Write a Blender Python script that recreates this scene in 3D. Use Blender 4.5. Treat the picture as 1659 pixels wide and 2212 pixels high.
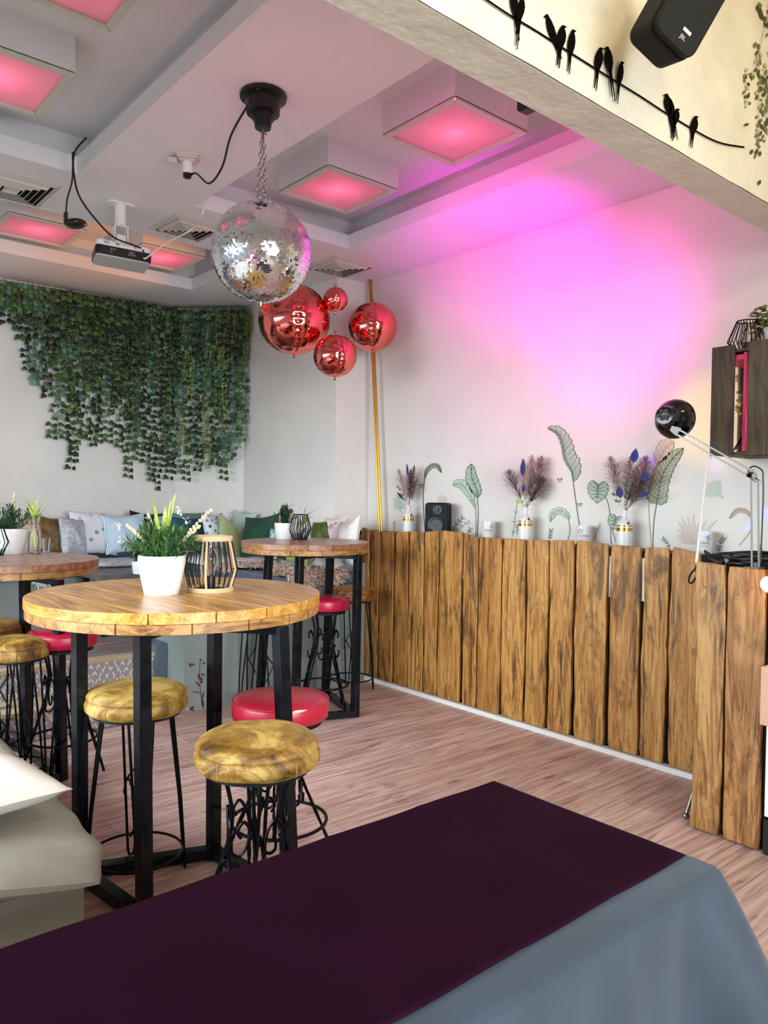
import bpy, math, random
from mathutils import Vector, Matrix, Euler
random.seed(7)
PI = math.pi
S = bpy.context.scene
for o in list(bpy.data.objects): bpy.data.objects.remove(o)
COL = S.collection
V = Vector

# ---------------------------------------------------------------- camera
F_PX = 1658.92
ROT = Matrix(((0.7637009785859209, 0.0027240289682045585, -0.6455644003297326),
              (-0.6454126366640149, 0.025310299477020192, -0.7634146430183194),
              (0.01425986470171504, 0.9996759316931483, 0.021087623197621103)))
EYE = V((0, 0, 1.5))
cam_data = bpy.data.cameras.new('camera')
cam = bpy.data.objects.new('camera', cam_data)
COL.objects.link(cam)
cam_data.sensor_fit = 'VERTICAL'
cam_data.sensor_height = 36
cam_data.lens = F_PX / 2212 * 36
cam_data.clip_start = 0.05
cam.matrix_world = Matrix.Translation(EYE) @ ROT.to_4x4()
S.camera = cam

def at(px, py, x=None, y=None, z=None, n=None, d=None):
    """point of the room seen at a photograph position, on a real plane"""
    r = ROT @ V((px - 829.5, -(py - 1106.0), -F_PX))
    if x is not None: t = (x - EYE.x) / r.x
    elif y is not None: t = (y - EYE.y) / r.y
    elif z is not None: t = (z - EYE.z) / r.z
    else: t = (d - EYE.dot(n)) / r.dot(n)
    return EYE + r * t

# ---------------------------------------------------------------- view, world, lights
S.view_settings.view_transform = 'Standard'
S.view_settings.look = 'None'
S.view_settings.exposure = 0.0
S.view_settings.gamma = 1.0
S.view_settings.use_curve_mapping = False
W = bpy.data.worlds.new('world'); S.world = W; W.use_nodes = True
W.node_tree.nodes['Background'].inputs[0].default_value = (0.75, 0.85, 1.0, 1)
W.node_tree.nodes['Background'].inputs[1].default_value = 0.6

def light(kind, name, loc, col, energy, to=None, size=None, size_y=None, blend=None, angle=None, radius=None, spread=None):
    ld = bpy.data.lights.new(name, kind)
    ld.color = col; ld.energy = energy
    if kind == 'AREA':
        ld.shape = 'RECTANGLE'; ld.size = size; ld.size_y = size_y or size
    if kind == 'SPOT':
        ld.spot_size = math.radians(angle); ld.spot_blend = blend
    if kind in ('SPOT', 'POINT') and radius is not None: ld.shadow_soft_size = radius
    lo = bpy.data.objects.new(name, ld); COL.objects.link(lo); lo.location = loc
    if to is not None:
        lo.rotation_euler = (V(to) - V(loc)).to_track_quat('-Z', 'Y').to_euler()
    if spread: ld.spread = math.radians(spread)
    return lo

XR, YB, ZC, ZT = 4.18, 7.2, 3.322, 3.59      # right wall, ivy wall, ceiling, coffer top
# daylight through the windows of the left wall and of the wall behind the camera
light('AREA', 'window_daylight_left', (-1.9, 3.6, 1.75), (0.82, 0.93, 1.0), 146, to=(1.3, 3.4, 0.0), size=4.6, size_y=1.9, spread=88)
light('AREA', 'window_daylight_front', (0.6, -2.9, 1.7), (0.84, 0.94, 1.0), 112, to=(.9, 3, .9), size=3.2, size_y=2.1, spread=80)
# warm pendants of the dining side and the party spots
light('POINT', 'dining_pendant_light', (1.6, 0.15, 3.3), (1.0, 0.82, 0.46), 30, radius=0.12)
light('POINT', 'dining_pendant_light', (3.3, 0.2, 3.2), (1.0, 0.76, 0.36), 18, radius=0.12)
light('SPOT', 'magenta_party_spot', (1.2, 2.0, 2.6), (1.0, 0.02, 0.8), 330, to=at(1325, 700, x=XR), angle=28, blend=1.0, radius=0.03)
light('SPOT', 'magenta_party_spot', (1.0, 2.2, 2.5), (1.0, 0.01, 0.42), 200, to=at(1230, 630, x=XR), angle=52, blend=1.0, radius=0.03)
light('SPOT', 'magenta_party_spot', (2.6, 1.9, 1.7), (1.0, 0.01, 0.85), 330, to=at(1075, 505, z=ZC), angle=40, blend=1.0, radius=0.03)
light('SPOT', 'pink_ceiling_fill', (1.0, 2.4, 2.0), (1.0, 0.22, 0.42), 26, to=(3.0, 3.4, 3.4), angle=95, blend=1.0, radius=0.05)  # unseen fill, added to stand in for pink light bounced onto the ceiling
light('SPOT', 'orange_party_spot', (2.9, 5.0, 2.3), (1.0, 0.30, 0.03), 60, to=(2.1, 6.35, 3.6), angle=58, blend=1.0, radius=0.04)
light('SPOT', 'yellow_party_spot', (3.2, 2.75, 1.95), (1.0, 0.62, 0.06), 34, to=at(1535, 905, x=XR), angle=34, blend=1.0, radius=0.02)
for (a, b, c, e, w) in ((1614, 1133, (0.0, 0.05, 1), 330, 1.9), (1656, 1111, (0.0, 0.05, 1), 330, 2.0), (1544, 1176, (0.05, 0.1, 1), 150, 1.6),
                        (1398, 1005, (0.15, 0.03, 1), 200, 3.4), (1546, 1002, (0.3, 0.12, 1), 60, 3), (1568, 1090, (0.1, 1, .5), 22, 1.6)):
    light('SPOT', 'colour_dot_spot', (2.2, 1.7, 2.5), c, e, to=at(a, b, x=XR), angle=w, blend=0.8, radius=0.004)

# ---------------------------------------------------------------- node helpers and materials
def lin(c):
    if isinstance(c, str):
        c = [int(c[i:i + 2], 16) / 255 for i in (0, 2, 4)]
        c = [v / 12.92 if v <= 0.04045 else ((v + 0.055) / 1.055) ** 2.4 for v in c]
    return (c[0], c[1], c[2], 1.0)

class NT:
    def __init__(s, name):
        s.m = bpy.data.materials.new(name); s.m.use_nodes = True
        s.t = s.m.node_tree; s.b = s.t.nodes['Principled BSDF']; s.out = s.t.nodes['Material Output']
    def n(s, typ, props=None, **ins):
        nd = s.t.nodes.new('ShaderNode' + typ)
        for k, v in (props or {}).items(): setattr(nd, k, v)
        for k, v in ins.items():
            k = k.replace('_', ' ')
            if k.startswith('i') and k[1:].isdigit(): sk = nd.inputs[int(k[1:])]
            else: sk = nd.inputs[k]
            s.put(sk, v)
        return nd
    def put(s, sk, v):
        if isinstance(v, bpy.types.NodeSocket): s.t.links.new(v, sk)
        elif isinstance(v, str): sk.default_value = lin(v)
        else:
            try: sk.default_value = v
            except Exception: sk.default_value = tuple(v)[:3]
    def set(s, **kw):
        for k, v in kw.items(): s.put(s.b.inputs[k.replace('_', ' ')], v)
        return s
    def ramp(s, fac, stops, interp='LINEAR'):
        r = s.t.nodes.new('ShaderNodeValToRGB'); r.color_ramp.interpolation = interp
        e = r.color_ramp.elements
        while len(e) < len(stops): e.new(0.5)
        for q, (p, c) in zip(e, stops): q.position = p; q.color = lin(c)
        s.t.links.new(fac, r.inputs[0]); return r.outputs[0]
    def coords(s, scale=(1, 1, 1), rand=False, rot=(0, 0, 0), kind='Object'):
        tc = s.n('TexCoord'); v = tc.outputs[kind]
        if rand:
            oi = s.n('ObjectInfo')
            mm = s.n('VectorMath', {'operation': 'SCALE'}, i0=(17.0, 31.0, 9.0)); s.t.links.new(oi.outputs['Random'], mm.inputs['Scale'])
            v = s.n('VectorMath', {'operation': 'ADD'}, i0=v, i1=mm.outputs[0]).outputs[0]
        return s.n('Mapping', Vector=v, Scale=scale, Rotation=rot).outputs[0]
    def noise(s, vec, scale, detail=4, rough=0.5, dist=0.0):
        return s.n('TexNoise', Vector=vec, Scale=scale, Detail=detail, Roughness=rough, Distortion=dist).outputs['Fac']
    def mix(s, f, a, b, mode='MIX'):
        m = s.n('MixRGB', {'blend_type': mode}, i0=f, i1=a, i2=b); return m.outputs[0]
    def bump(s, h, strength=0.3, dist=0.01):
        s.put(s.b.inputs['Normal'], s.n('Bump', Height=h, Strength=strength, Distance=dist).outputs[0]); return s

MATS = {}
def mat(name, col, rough=0.5, metal=0.0, bump=None, **kw):
    if name in MATS: return MATS[name]
    t = NT(name); t.set(Base_Color=lin(col), Roughness=rough, Metallic=metal, **kw)
    if bump:
        v = t.coords(); t.bump(t.noise(v, bump[0], 5), bump[1], 0.01)
    MATS[name] = t.m; return t.m

def paint(name, col, col2, rough=0.75, scale=1.3, bump=0.12, bs=60):
    t = NT(name); v = t.coords()
    f = t.noise(v, scale, 5, 0.6)
    t.set(Base_Color=t.ramp(f, [(0.35, col), (0.7, col2)]), Roughness=rough)
    t.bump(t.noise(v, bs, 4), bump, 0.01); return t.m
M_WALL = paint('wall_paint', 'dcd9d2', 'e6e3dc')
M_CEIL = paint('ceiling_paint', 'e2e1e2', 'e9e8e9')
M_BEAM = paint('rough_plaster', 'dcd5c2', 'ece6d4', scale=5, bump=0.6, bs=22)
M_BENCH = paint('grey_green_paint', '7e8886', '8d9795', rough=0.45, scale=2, bump=0.15)
M_WHITE = mat('white_enamel', 'ecebe6', 0.4)
M_FRAME = mat('old_white_frame', 'cfccbf', 0.5)
M_CER = mat('white_ceramic', 'dcdbd8', 0.35)
M_BLACK = mat('black_plastic', '060608', 0.35)
M_BLACKM = mat('matt_black', '060607', 0.65)
M_BLACKM.node_tree.nodes['Principled BSDF'].inputs['Specular IOR Level'].default_value = .3
M_CABLE = mat('cable_rubber', '0c0c0e', 0.45)
M_WCABLE = mat('white_cable', 'e9ebe8', 0.4)
M_CHROME = mat('chrome', '8c8c86', 0.36, .85)
M_GOLD = mat('gold_metal', 'd0a030', 0.2, 1.0)
M_BRASS = mat('brushed_gold_tube', 'c89a3a', 0.28, 1.0)
M_WOODD = None

def steel():
    t = NT('blackened_steel'); v = t.coords(scale=(1, 1, 1))
    f = t.noise(v, 18, 6, 0.7)
    t.set(Base_Color=t.ramp(f, [(0.3, '14161c'), (0.75, '2a3038')]), Metallic=0.7, Roughness=t.ramp(f, [(0.3, '555555'), (0.8, '858585')]))
    return t.m
M_STEEL = steel()
M_IRON = mat('wrought_iron', '15161a', 0.38, 0.8, bump=(40, 0.3))

def floor_mat(name='laminate_floor', a='c6a394', b='dcbdb0', dk='7c6057'):
    t = NT(name); v = t.coords()
    br = t.n('TexBrick', {'offset': 0.37, 'offset_frequency': 2}, Vector=v, Color1=lin(a), Color2=lin(b), Mortar=lin('5c463d'), Scale=1.0, Mortar_Size=0.0012, Bias=0.0, Brick_Width=1.28, Row_Height=0.192)
    g = t.noise(t.n('Mapping', Vector=v, Scale=(1.1, 16, 1)).outputs[0], 1.6, 7, 0.62, 1.2)
    g2 = t.noise(t.n('Mapping', Vector=v, Scale=(1.6, 6.5, 1)).outputs[0], 2.6, 4, 0.6, 0.6)
    c = t.mix(t.ramp(g, [(0.36, 'd0d0d0'), (0.58, '000000')]), br.outputs['Color'], lin(dk))
    c = t.mix(t.ramp(g2, [(0.30, 'c0c0c0'), (0.40, '000000')]), c, lin('5a453f'))
    vk = t.n('TexVoronoi', {'feature': 'F1'}, Vector=t.n('Mapping', Vector=v, Scale=(1.5, 5.0, 1)).outputs[0], Scale=1.0)
    kn = t.n('Math', {'operation': 'ADD'}, i0=vk.outputs['Distance'], i1=t.n('Math', {'operation': 'MULTIPLY'}, i0=g, i1=.12).outputs[0]).outputs[0]
    c = t.mix(t.ramp(kn, [(0.10, 'c8c8c8'), (0.17, '000000')]), c, lin('4c3a36'))
    c = t.mix(t.ramp(g, [(0.53, '000000'), (0.68, 'a0a0a0')]), c, lin('e6d0c4'))
    t.set(Base_Color=c, Roughness=0.42)
    t.bump(t.n('Math', {'operation': 'MULTIPLY'}, i0=g, i1=0.3).outputs[0], 0.25, 0.004); return t.m
M_FLOOR = floor_mat()

def plank_mat(name, pale, mid, dark, burn='2b170c', axis='z', sc=1.0, rough=0.42, burn_amt=(0.33, 0.45), rand=True):
    t = NT(name); s = (9, 9, .8) if axis == 'z' else ((9, .8, 9) if axis == 'y' else (.8, 9, 9))
    v = t.coords(rand=rand)
    vs = t.n('Mapping', Vector=v, Scale=tuple(q * sc for q in s)).outputs[0]
    warp = t.noise(vs, 1.1, 3, 0.5, 2.0)
    rings = t.n('TexNoise', Vector=t.n('VectorMath', {'operation': 'ADD'}, i0=vs, i1=t.n('CombineXYZ', X=warp, Y=warp, Z=warp).outputs[0]).outputs[0], Scale=2.6, Detail=9, Roughness=0.68, Distortion=1.4).outputs['Fac']
    c = t.ramp(rings, [(0.30, dark), (0.44, mid), (0.60, pale), (0.8, mid)])
    oi = t.n('ObjectInfo')
    if axis == 'z':
        c = t.mix(t.n('Math', {'operation': 'MULTIPLY'}, i0=oi.outputs['Random'], i1=0.6).outputs[0], c, t.mix(1.0, c, lin('c9a888'), 'MULTIPLY'))
        st = t.noise(t.n('Mapping', Vector=v, Scale=(13, 13, .75)).outputs[0], 1.2, 6, 0.6, 1.6)
        c = t.mix(t.ramp(st, [(0.35, 'e8e8e8'), (0.42, '000000')]), c, lin('2a160a'))
    p = t.noise(t.n('Mapping', Vector=v, Scale=(5, 5, 1.5) if axis == 'z' else (4, 1.4, 4)).outputs[0], 1.5, 5, 0.7, 0.6)
    c = t.mix(t.ramp(p, [(burn_amt[0], 'd8d8d8'), (burn_amt[1], '000000')]), c, lin(burn))
    t.set(Base_Color=c, Roughness=rough); t.bump(rings, 0.35, 0.006); return t.m
M_PLANK = plank_mat('rustic_oak_plank', 'd2a25c', 'a9722e', '6d4218', burn_amt=(0.37, 0.48))
M_PLANK2 = plank_mat('weathered_oak_plank', 'c69c62', '966630', '5a3614', burn_amt=(0.35, 0.49))
M_TOP = plank_mat('honey_table_top', 'dba458', 'b77d34', '845220', burn='3a2010', axis='y', sc=0.8, rough=0.22, burn_amt=(0.29, 0.37), rand=False)
M_TOP2 = plank_mat('reddish_table_top', 'a97a5c', '85563c', '5b3522', burn='38200f', axis='y', sc=0.8, rough=0.25, burn_amt=(0.29, 0.37), rand=False)
M_RIM = plank_mat('table_rim_wood', 'b98a50', '8f6130', '5f3c1b', axis='x', sc=0.9, rough=0.4, rand=False)
M_CRATE = plank_mat('grey_brown_crate_wood', '5f5238', '453a26', '2a2216', burn='17110a', rough=0.6)
M_DARKW = plank_mat('dark_table_wood', '6b6260', '4a4442', '2c2827', axis='x', rough=0.4)
M_PALEW = mat('pale_plywood', 'd0a288', 0.5, bump=(12, 0.1))
M_NOSE = mat('pale_step_nosing', 'b9a488', 0.5, bump=(14, 0.15))

def checker():
    t = NT('diamond_plate'); v = t.coords()
    h = []
    for ang, off in ((0.9, 0.0), (-0.9, 0.5)):
        vm = t.n('Mapping', Vector=v, Rotation=(0, ang, 0), Location=(off * .03, 0, off * .03), Scale=(30, 1, 15)).outputs[0]
        sx = t.n('SeparateXYZ', Vector=vm)
        fx = t.n('Math', {'operation': 'PINGPONG'}, i0=sx.outputs[0], i1=0.5).outputs[0]
        fz = t.n('Math', {'operation': 'PINGPONG'}, i0=sx.outputs[2], i1=0.5).outputs[0]
        a = t.n('Math', {'operation': 'LESS_THAN'}, i0=fx, i1=0.10).outputs[0]
        b = t.n('Math', {'operation': 'LESS_THAN'}, i0=fz, i1=0.28).outputs[0]
        h.append(t.n('Math', {'operation': 'MULTIPLY'}, i0=a, i1=b).outputs[0])
    hh = t.n('Math', {'operation': 'MAXIMUM'}, i0=h[0], i1=h[1]).outputs[0]
    t.set(Base_Color=t.ramp(hh, [(0.3, 'a8a6a8'), (0.7, 'f0f0f4')]), Metallic=0.55, Roughness=0.36); t.bump(hh, 1.0, 0.01); return t.m
M_DIAM = checker()

def velvet(name, a, b, c, rough=0.4, sheen=0.6):
    t = NT(name); v = t.coords(rand=True)
    f = t.noise(v, 5.5, 8, 0.72, 1.6)
    t.set(Base_Color=t.ramp(f, [(0.36, a), (0.5, b), (0.64, c)]), Roughness=rough)
    t.b.inputs['Sheen Weight'].default_value = sheen; t.b.inputs['Sheen Roughness'].default_value = 0.3
    t.b.inputs['Sheen Tint'].default_value = lin(c)
    t.bump(t.noise(v, 14, 8, 0.75, 1.0), 0.5, 0.012); return t.m
M_VELG = velvet('gold_crushed_velvet', '3a2204', '865e1a', 'bd9e56', 0.38)
M_VELB = velvet('brown_velvet', '4a2810', '7a4c1c', 'a8783c', 0.4)
M_VINYL = mat('red_vinyl', 'b01c34', 0.33, bump=(6, 0.1))
M_VINYLP = mat('crimson_vinyl', 'a81238', 0.33, bump=(6, 0.1))
def leather(name, a, b, rough=0.34):
    t = NT(name); v = t.coords()
    vo = t.n('TexVoronoi', {'feature': 'DISTANCE_TO_EDGE'}, Vector=v, Scale=70)
    f = t.noise(v, 3, 5, 0.6)
    t.set(Base_Color=t.ramp(f, [(0.35, a), (0.65, b)]), Roughness=rough); t.bump(vo.outputs[0], 0.12, 0.004); return t.m
M_LEATH = leather('grey_taupe_leatherette', '8f897c', 'aaa69a')
M_SEATG = leather('slate_seat_leatherette', '4c5562', '5c6674', 0.4)
def fabric(name, a, b=None, rough=0.85, pat=None, sc=1.0, c3=None):
    t = NT(name); v = t.coords(rand=(pat in ('leaf', 'damask')))
    base = t.ramp(t.noise(v, 6, 3), [(0.3, a), (0.7, b or a)])
    if pat == 'stripe':
        wv = t.n('TexWave', {'bands_direction': 'X'}, Vector=v, Scale=24 * sc, Distortion=0.0)
        base = t.ramp(wv.outputs['Fac'], [(0.42, a), (0.58, b)])
    if pat == 'leaf':
        vo = t.n('TexVoronoi', {'feature': 'F1'}, Vector=v, Scale=15 * sc, Randomness=1.0)
        msk = t.ramp(vo.outputs['Distance'], [(0.30, 'ffffff'), (0.36, '000000')])
        hue = t.n('SeparateColor', i0=vo.outputs['Color'])
        lc = t.ramp(hue.outputs[0], [(0.0, b), (0.45, c3 or b), (0.75, b), (0.8, a)])
        base = t.mix(msk, lin(a), lc)
    if pat == 'damask':
        f = t.noise(v, 22 * sc, 3, 0.5, 2.5); base = t.ramp(f, [(0.48, a), (0.52, b)])
    if pat == 'rib':
        wv = t.n('TexWave', {'bands_direction': 'Y'}, Vector=v, Scale=40 * sc); t.bump(wv.outputs['Fac'], 0.6, 0.004)
    t.set(Base_Color=base, Roughness=rough); return t.m

def leafm(name, a, b, rough=0.5):
    t = NT(name); oi = t.n('ObjectInfo'); g = t.n('NewGeometry')
    f = g.outputs['Random Per Island']
    t.set(Base_Color=t.ramp(f, [(0.0, a), (1.0, b)]), Roughness=rough)
    return t.m
M_IVY = leafm('ivy_leaf', '12290f', '4c7430'); M_IVYD = leafm('dark_ivy_leaf', '060f08', '1e3a18')
M_EUC = leafm('eucalyptus_leaf', '16302a', '62967a'); M_FERN = leafm('fern_leaf', '2c4418', 'a4b562')
M_STEM = mat('vine_stem', '6e6a4a', 0.7); M_ROSE = leafm('rosemary_leaf', '1e4420', '5f8a46'); M_ROSED = leafm('dark_rosemary_leaf', '12301a', '35603a')
M_SPID = leafm('spider_plant_leaf', '8aa632', 'c4d070'); M_FLOW = mat('cream_blossom', 'e8e2d2', 0.7); M_VARI = leafm('variegated_ivy_leaf', '4a5a1c', 'd8c98a')

def glass(name, col=(1, 1, 1), rough=0.0, ior=1.2):
    t = NT(name); t.set(Base_Color=(col[0], col[1], col[2], 1), Roughness=rough, IOR=ior); t.b.inputs['Transmission Weight'].default_value = 1.0
    return t.m
M_GLASS = glass('clear_glass')

# ---------------------------------------------------------------- geometry helpers
def frame(d, up=V((0, 0, 1))):
    d = V(d).normalized(); up = V(up)
    if abs(d.dot(up)) > 0.98: up = V((1, 0, 0)) if abs(d.x) < .9 else V((0, 1, 0))
    a = up.cross(d).normalized(); b = d.cross(a).normalized()
    return a, b, d

class MB:
    def __init__(s): s.v = []; s.f = []; s.mi = []; s.cur = 0; s.M = None
    def add(s, vs, fs):
        k = len(s.v)
        if s.M is not None: vs = [s.M @ V(p) for p in vs]
        s.v += [tuple(p) for p in vs]; s.f += [tuple(i + k for i in f) for f in fs]; s.mi += [s.cur] * len(fs); return s
    def box(s, x0, x1, y0, y1, z0, z1):
        p = [(x, y, z) for z in (z0, z1) for y in (y0, y1) for x in (x0, x1)]
        return s.add(p, [(0, 2, 3, 1), (4, 5, 7, 6), (0, 1, 5, 4), (2, 6, 7, 3), (0, 4, 6, 2), (1, 3, 7, 5)])
    def bar(s, p0, p1, w, d=None, up=(0, 0, 1)):
        d = d or w; p0 = V(p0); p1 = V(p1); a, b, _ = frame(p1 - p0, up)
        ps = [p + a * sx * w / 2 + b * sy * d / 2 for p in (p0, p1) for sx, sy in ((-1, -1), (1, -1), (1, 1), (-1, 1))]
        return s.add(ps, [(3, 2, 1, 0), (4, 5, 6, 7), (0, 1, 5, 4), (1, 2, 6, 5), (2, 3, 7, 6), (3, 0, 4, 7)])
    def tube(s, pts, r, seg=8, closed=False, twist=0.0, square=False):
        pts = [V(p) for p in pts]; n = len(pts); rs = r if isinstance(r, (list, tuple)) else [r] * n
        vs = []; prev = None; L = 0
        for i, p in enumerate(pts):
            if closed: t = pts[(i + 1) % n] - pts[i - 1]
            else: t = pts[min(i + 1, n - 1)] - pts[max(i - 1, 0)]
            if t.length < 1e-9: t = V((0, 0, 1))
            t.normalize()
            if prev is None: a, b, _ = frame(t)
            else:
                a = prev - t * prev.dot(t)
                if a.length < 1e-6: a, _, _ = frame(t)
                a.normalize(); b = t.cross(a)
            prev = a
            if i: L += (pts[i] - pts[i - 1]).length
            ph = twist * L; m = 4 if square else seg
            for k in range(m):
                an = 2 * PI * k / m + ph
                vs.append(p + (a * math.cos(an) + b * math.sin(an)) * rs[i])
        m = 4 if square else seg; fs = []
        for i in range(n if closed else n - 1):
            j = (i + 1) % n
            for k in range(m):
                l = (k + 1) % m; fs.append((i * m + k, i * m + l, j * m + l, j * m + k))
        if not closed: fs.append(tuple(range(m - 1, -1, -1))); fs.append(tuple((n - 1) * m + k for k in range(m)))
        return s.add(vs, fs)
    def lathe(s, prof, c=(0, 0, 0), seg=32, M=None, sx=1.0, cap=True):
        c = V(c); vs = []; n = len(prof)
        for (r, z) in prof:
            for k in range(seg):
                a = 2 * PI * k / seg; p = V((r * math.cos(a) * sx, r * math.sin(a), z))
                vs.append((M @ p if M else p) + c)
        fs = []
        for i in range(n - 1):
            for k in range(seg):
                l = (k + 1) % seg; fs.append((i * seg + k, i * seg + l, (i + 1) * seg + l, (i + 1) * seg + k))
        if cap and prof[0][0] > 1e-4: fs.append(tuple(range(seg - 1, -1, -1)))
        if cap and prof[-1][0] > 1e-4: fs.append(tuple((n - 1) * seg + k for k in range(seg)))
        return s.add(vs, fs)
    def poly(s, pts, flip=False):
        ids = tuple(range(len(pts))); return s.add(pts, [ids[::-1] if flip else ids])
    def prism(s, pts, off):
        n = len(pts); off = V(off); pts = [V(p) for p in pts]
        vs = pts + [p + off for p in pts]
        fs = [tuple(range(n - 1, -1, -1)), tuple(range(n, 2 * n))] + [(i, (i + 1) % n, n + (i + 1) % n, n + i) for i in range(n)]
        return s.add(vs, fs)
    def grid(s, fn, nu, nv, closeu=False):
        vs = [fn(i / (nu if closeu else nu - 1), j / (nv - 1)) for j in range(nv) for i in range(nu)]
        fs = []
        for j in range(nv - 1):
            for i in range(nu if closeu else nu - 1):
                k = (i + 1) % nu; fs.append((j * nu + i, j * nu + k, (j + 1) * nu + k, (j + 1) * nu + i))
        return s.add(vs, fs)
    def ball(s, c, r, seg=16, rings=10, sz=1.0):
        prof = [(max(1e-5, r * math.sin(PI * i / rings)), -r * sz * math.cos(PI * i / rings)) for i in range(rings + 1)]
        return s.lathe(prof, c, seg)
    def build(s, name, m, parent=None, smooth=True, bevel=0.0, solid=0.0, angle=38, sub=0):
        me = bpy.data.meshes.new(name); me.from_pydata(s.v, [], s.f); me.validate(); me.update()
        for q in (m if isinstance(m, (list, tuple)) else [m]): me.materials.append(q)
        if len(me.polygons) == len(s.mi):
            me.polygons.foreach_set('material_index', s.mi)
        o = bpy.data.objects.new(name, me); COL.objects.link(o)
        if smooth:
            me.polygons.foreach_set('use_smooth', [True] * len(me.polygons))
            try: me.set_sharp_from_angle(angle=math.radians(angle))
            except Exception: pass
        if solid:
            md = o.modifiers.new('thickness', 'SOLIDIFY'); md.thickness = solid; md.offset = 0
        if bevel:
            md = o.modifiers.new('edges', 'BEVEL'); md.width = bevel; md.segments = 2; md.limit_method = 'ANGLE'; md.angle_limit = math.radians(50)
        if sub:
            md = o.modifiers.new('smooth', 'SUBSURF'); md.levels = sub; md.render_levels = sub
        if parent is not None: o.parent = parent
        return o

def tag(o, label, cat, group=None, kind=None):
    o['label'] = label; o['category'] = cat
    if group: o['group'] = group
    if kind: o['kind'] = kind
    return o
def struct(o, label=None, cat=None):
    o['kind'] = 'structure'
    if label: o['label'] = label
    if cat: o['category'] = cat
    return o
def thing(name, label, cat, loc=(0, 0, 0), rz=0.0, group=None):
    o = bpy.data.objects.new(name, None); o.empty_display_size = 0.05; COL.objects.link(o)
    o.location = loc; o.rotation_euler = (0, 0, rz); return tag(o, label, cat, group)
def copy_tree(o, parent=None):
    c = o.copy(); COL.objects.link(c)
    if parent is not None: c.parent = parent
    for ch in o.children: copy_tree(ch, c)
    return c
def arc(c, r, a0, a1, n, ax=V((1, 0, 0)), ay=V((0, 1, 0))):
    return [V(c) + ax * r * math.cos(a0 + (a1 - a0) * i / n) + ay * r * math.sin(a0 + (a1 - a0) * i / n) for i in range(n + 1)]
def bez(p, n=16):
    """smooth curve through points"""
    p = [V(q) for q in p]; out = []
    for i in range(len(p) - 1):
        a = p[max(i - 1, 0)]; b = p[i]; c = p[i + 1]; d = p[min(i + 2, len(p) - 1)]
        for k in range(n):
            t = k / n
            out.append(0.5 * ((2 * b) + (c - a) * t + (2 * a - 5 * b + 4 * c - d) * t * t + (3 * b - a - 3 * c + d) * t ** 3))
    out.append(p[-1]); return out
# ================================================================= THE ROOM
YC0, YW0, XL = 1.51, -3.0, -2.0
b = MB().box(XL - .1, XR + .2, YW0 - .1, YB + .2, -0.1, 0.0); struct(b.build('floor', M_FLOOR, smooth=False))
# right wall, back wall stub, side return, diagonal and ivy wall
b = MB().box(XR, XR + .12, YW0, 5.17, 0, 4.3); struct(b.build('wall_right', M_WALL, smooth=False))
b = MB()
path = [(XR, 5.16), (3.86, 5.21), (3.82, 6.66), (3.29, 7.2), (XL, 7.2)]
off = [(XR + .1, 5.3), (4.1, 5.4), (4.1, 6.9), (3.4, 7.35), (XL, 7.35)]
for i in range(4):
    (x0, y0), (x1, y1), (u0, v0), (u1, v1) = path[i], path[i + 1], off[i], off[i + 1]
    b.prism([(x0, y0, 0), (x1, y1, 0), (u1, v1, 0), (u0, v0, 0)], (0, 0, 3.7))
struct(b.build('wall_back', M_WALL, smooth=False))
# left wall and wall behind the camera, each with a window opening
b = MB()
b.box(XL - .15, XL, YW0, 1.3, 0, 4.3); b.box(XL - .15, XL, 5.9, YB, 0, 4.3); b.box(XL - .15, XL, 1.3, 5.9, 0, .6); b.box(XL - .15, XL, 1.3, 5.9, 2.9, 4.3)
struct(b.build('wall_left', M_WALL, smooth=False))
b = MB()
b.box(XL, -.9, YW0 - .15, YW0, 0, 4.3); b.box(2.9, XR, YW0 - .15, YW0, 0, 4.3); b.box(-.9, 2.9, YW0 - .15, YW0, 0, .6); b.box(-.9, 2.9, YW0 - .15, YW0, 2.8, 4.3)
struct(b.build('wall_front', M_WALL, smooth=False))
b = MB()
for y in (1.3, 2.83, 4.37, 5.9): b.box(XL - .1, XL - .02, y - .03, y + .03, .6, 2.9)
for z in (.63, 2.87): b.box(XL - .1, XL - .02, 1.3, 5.9, z - .03, z + .03)
struct(b.build('window_1', M_WHITE, smooth=False))
b = MB()
for x in (-.9, .36, 1.63, 2.9): b.box(x - .03, x + .03, YW0 - .1, YW0 - .02, .6, 2.8)
for z in (.63, 2.77): b.box(-.9, 2.9, YW0 - .1, YW0 - .02, z - .03, z + .03)
struct(b.build('window_2', M_WHITE, smooth=False))
# suspended ceiling with three coffers
LIP = 0.1
def slab(b, x0, x1, y0, y1): b.box(x0, x1, y0, y1, ZC, ZC + LIP)
b = MB()
Y1 = 1.6
slab(b, 1.505, 2.23, Y1, 4.55); slab(b, 3.465, XR, Y1, 4.55)             # strips beside the right coffer
slab(b, XL, XR, 4.55, 5.28)                                             # band with the vents
slab(b, 3.13, XR, 5.28, YB); slab(b, XL, 3.13, 6.42, YB)               # round the rear coffer
slab(b, XL, -.6, Y1, 4.55)
b.box(XL, XR, Y1, YB, ZT, ZT + .06)                                    # raised coffer tops
b.box(3.62, 3.66, Y1, 4.75, ZC + LIP, ZT); b.box(2.08, 2.12, Y1, 4.75, ZC + LIP, ZT); b.box(2.08, 3.66, 4.71, 4.75, ZC + LIP, ZT)
b.box(1.62, 1.66, Y1, 4.72, ZC + LIP, ZT); b.box(-.75, 1.66, 4.68, 4.72, ZC + LIP, ZT)
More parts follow.
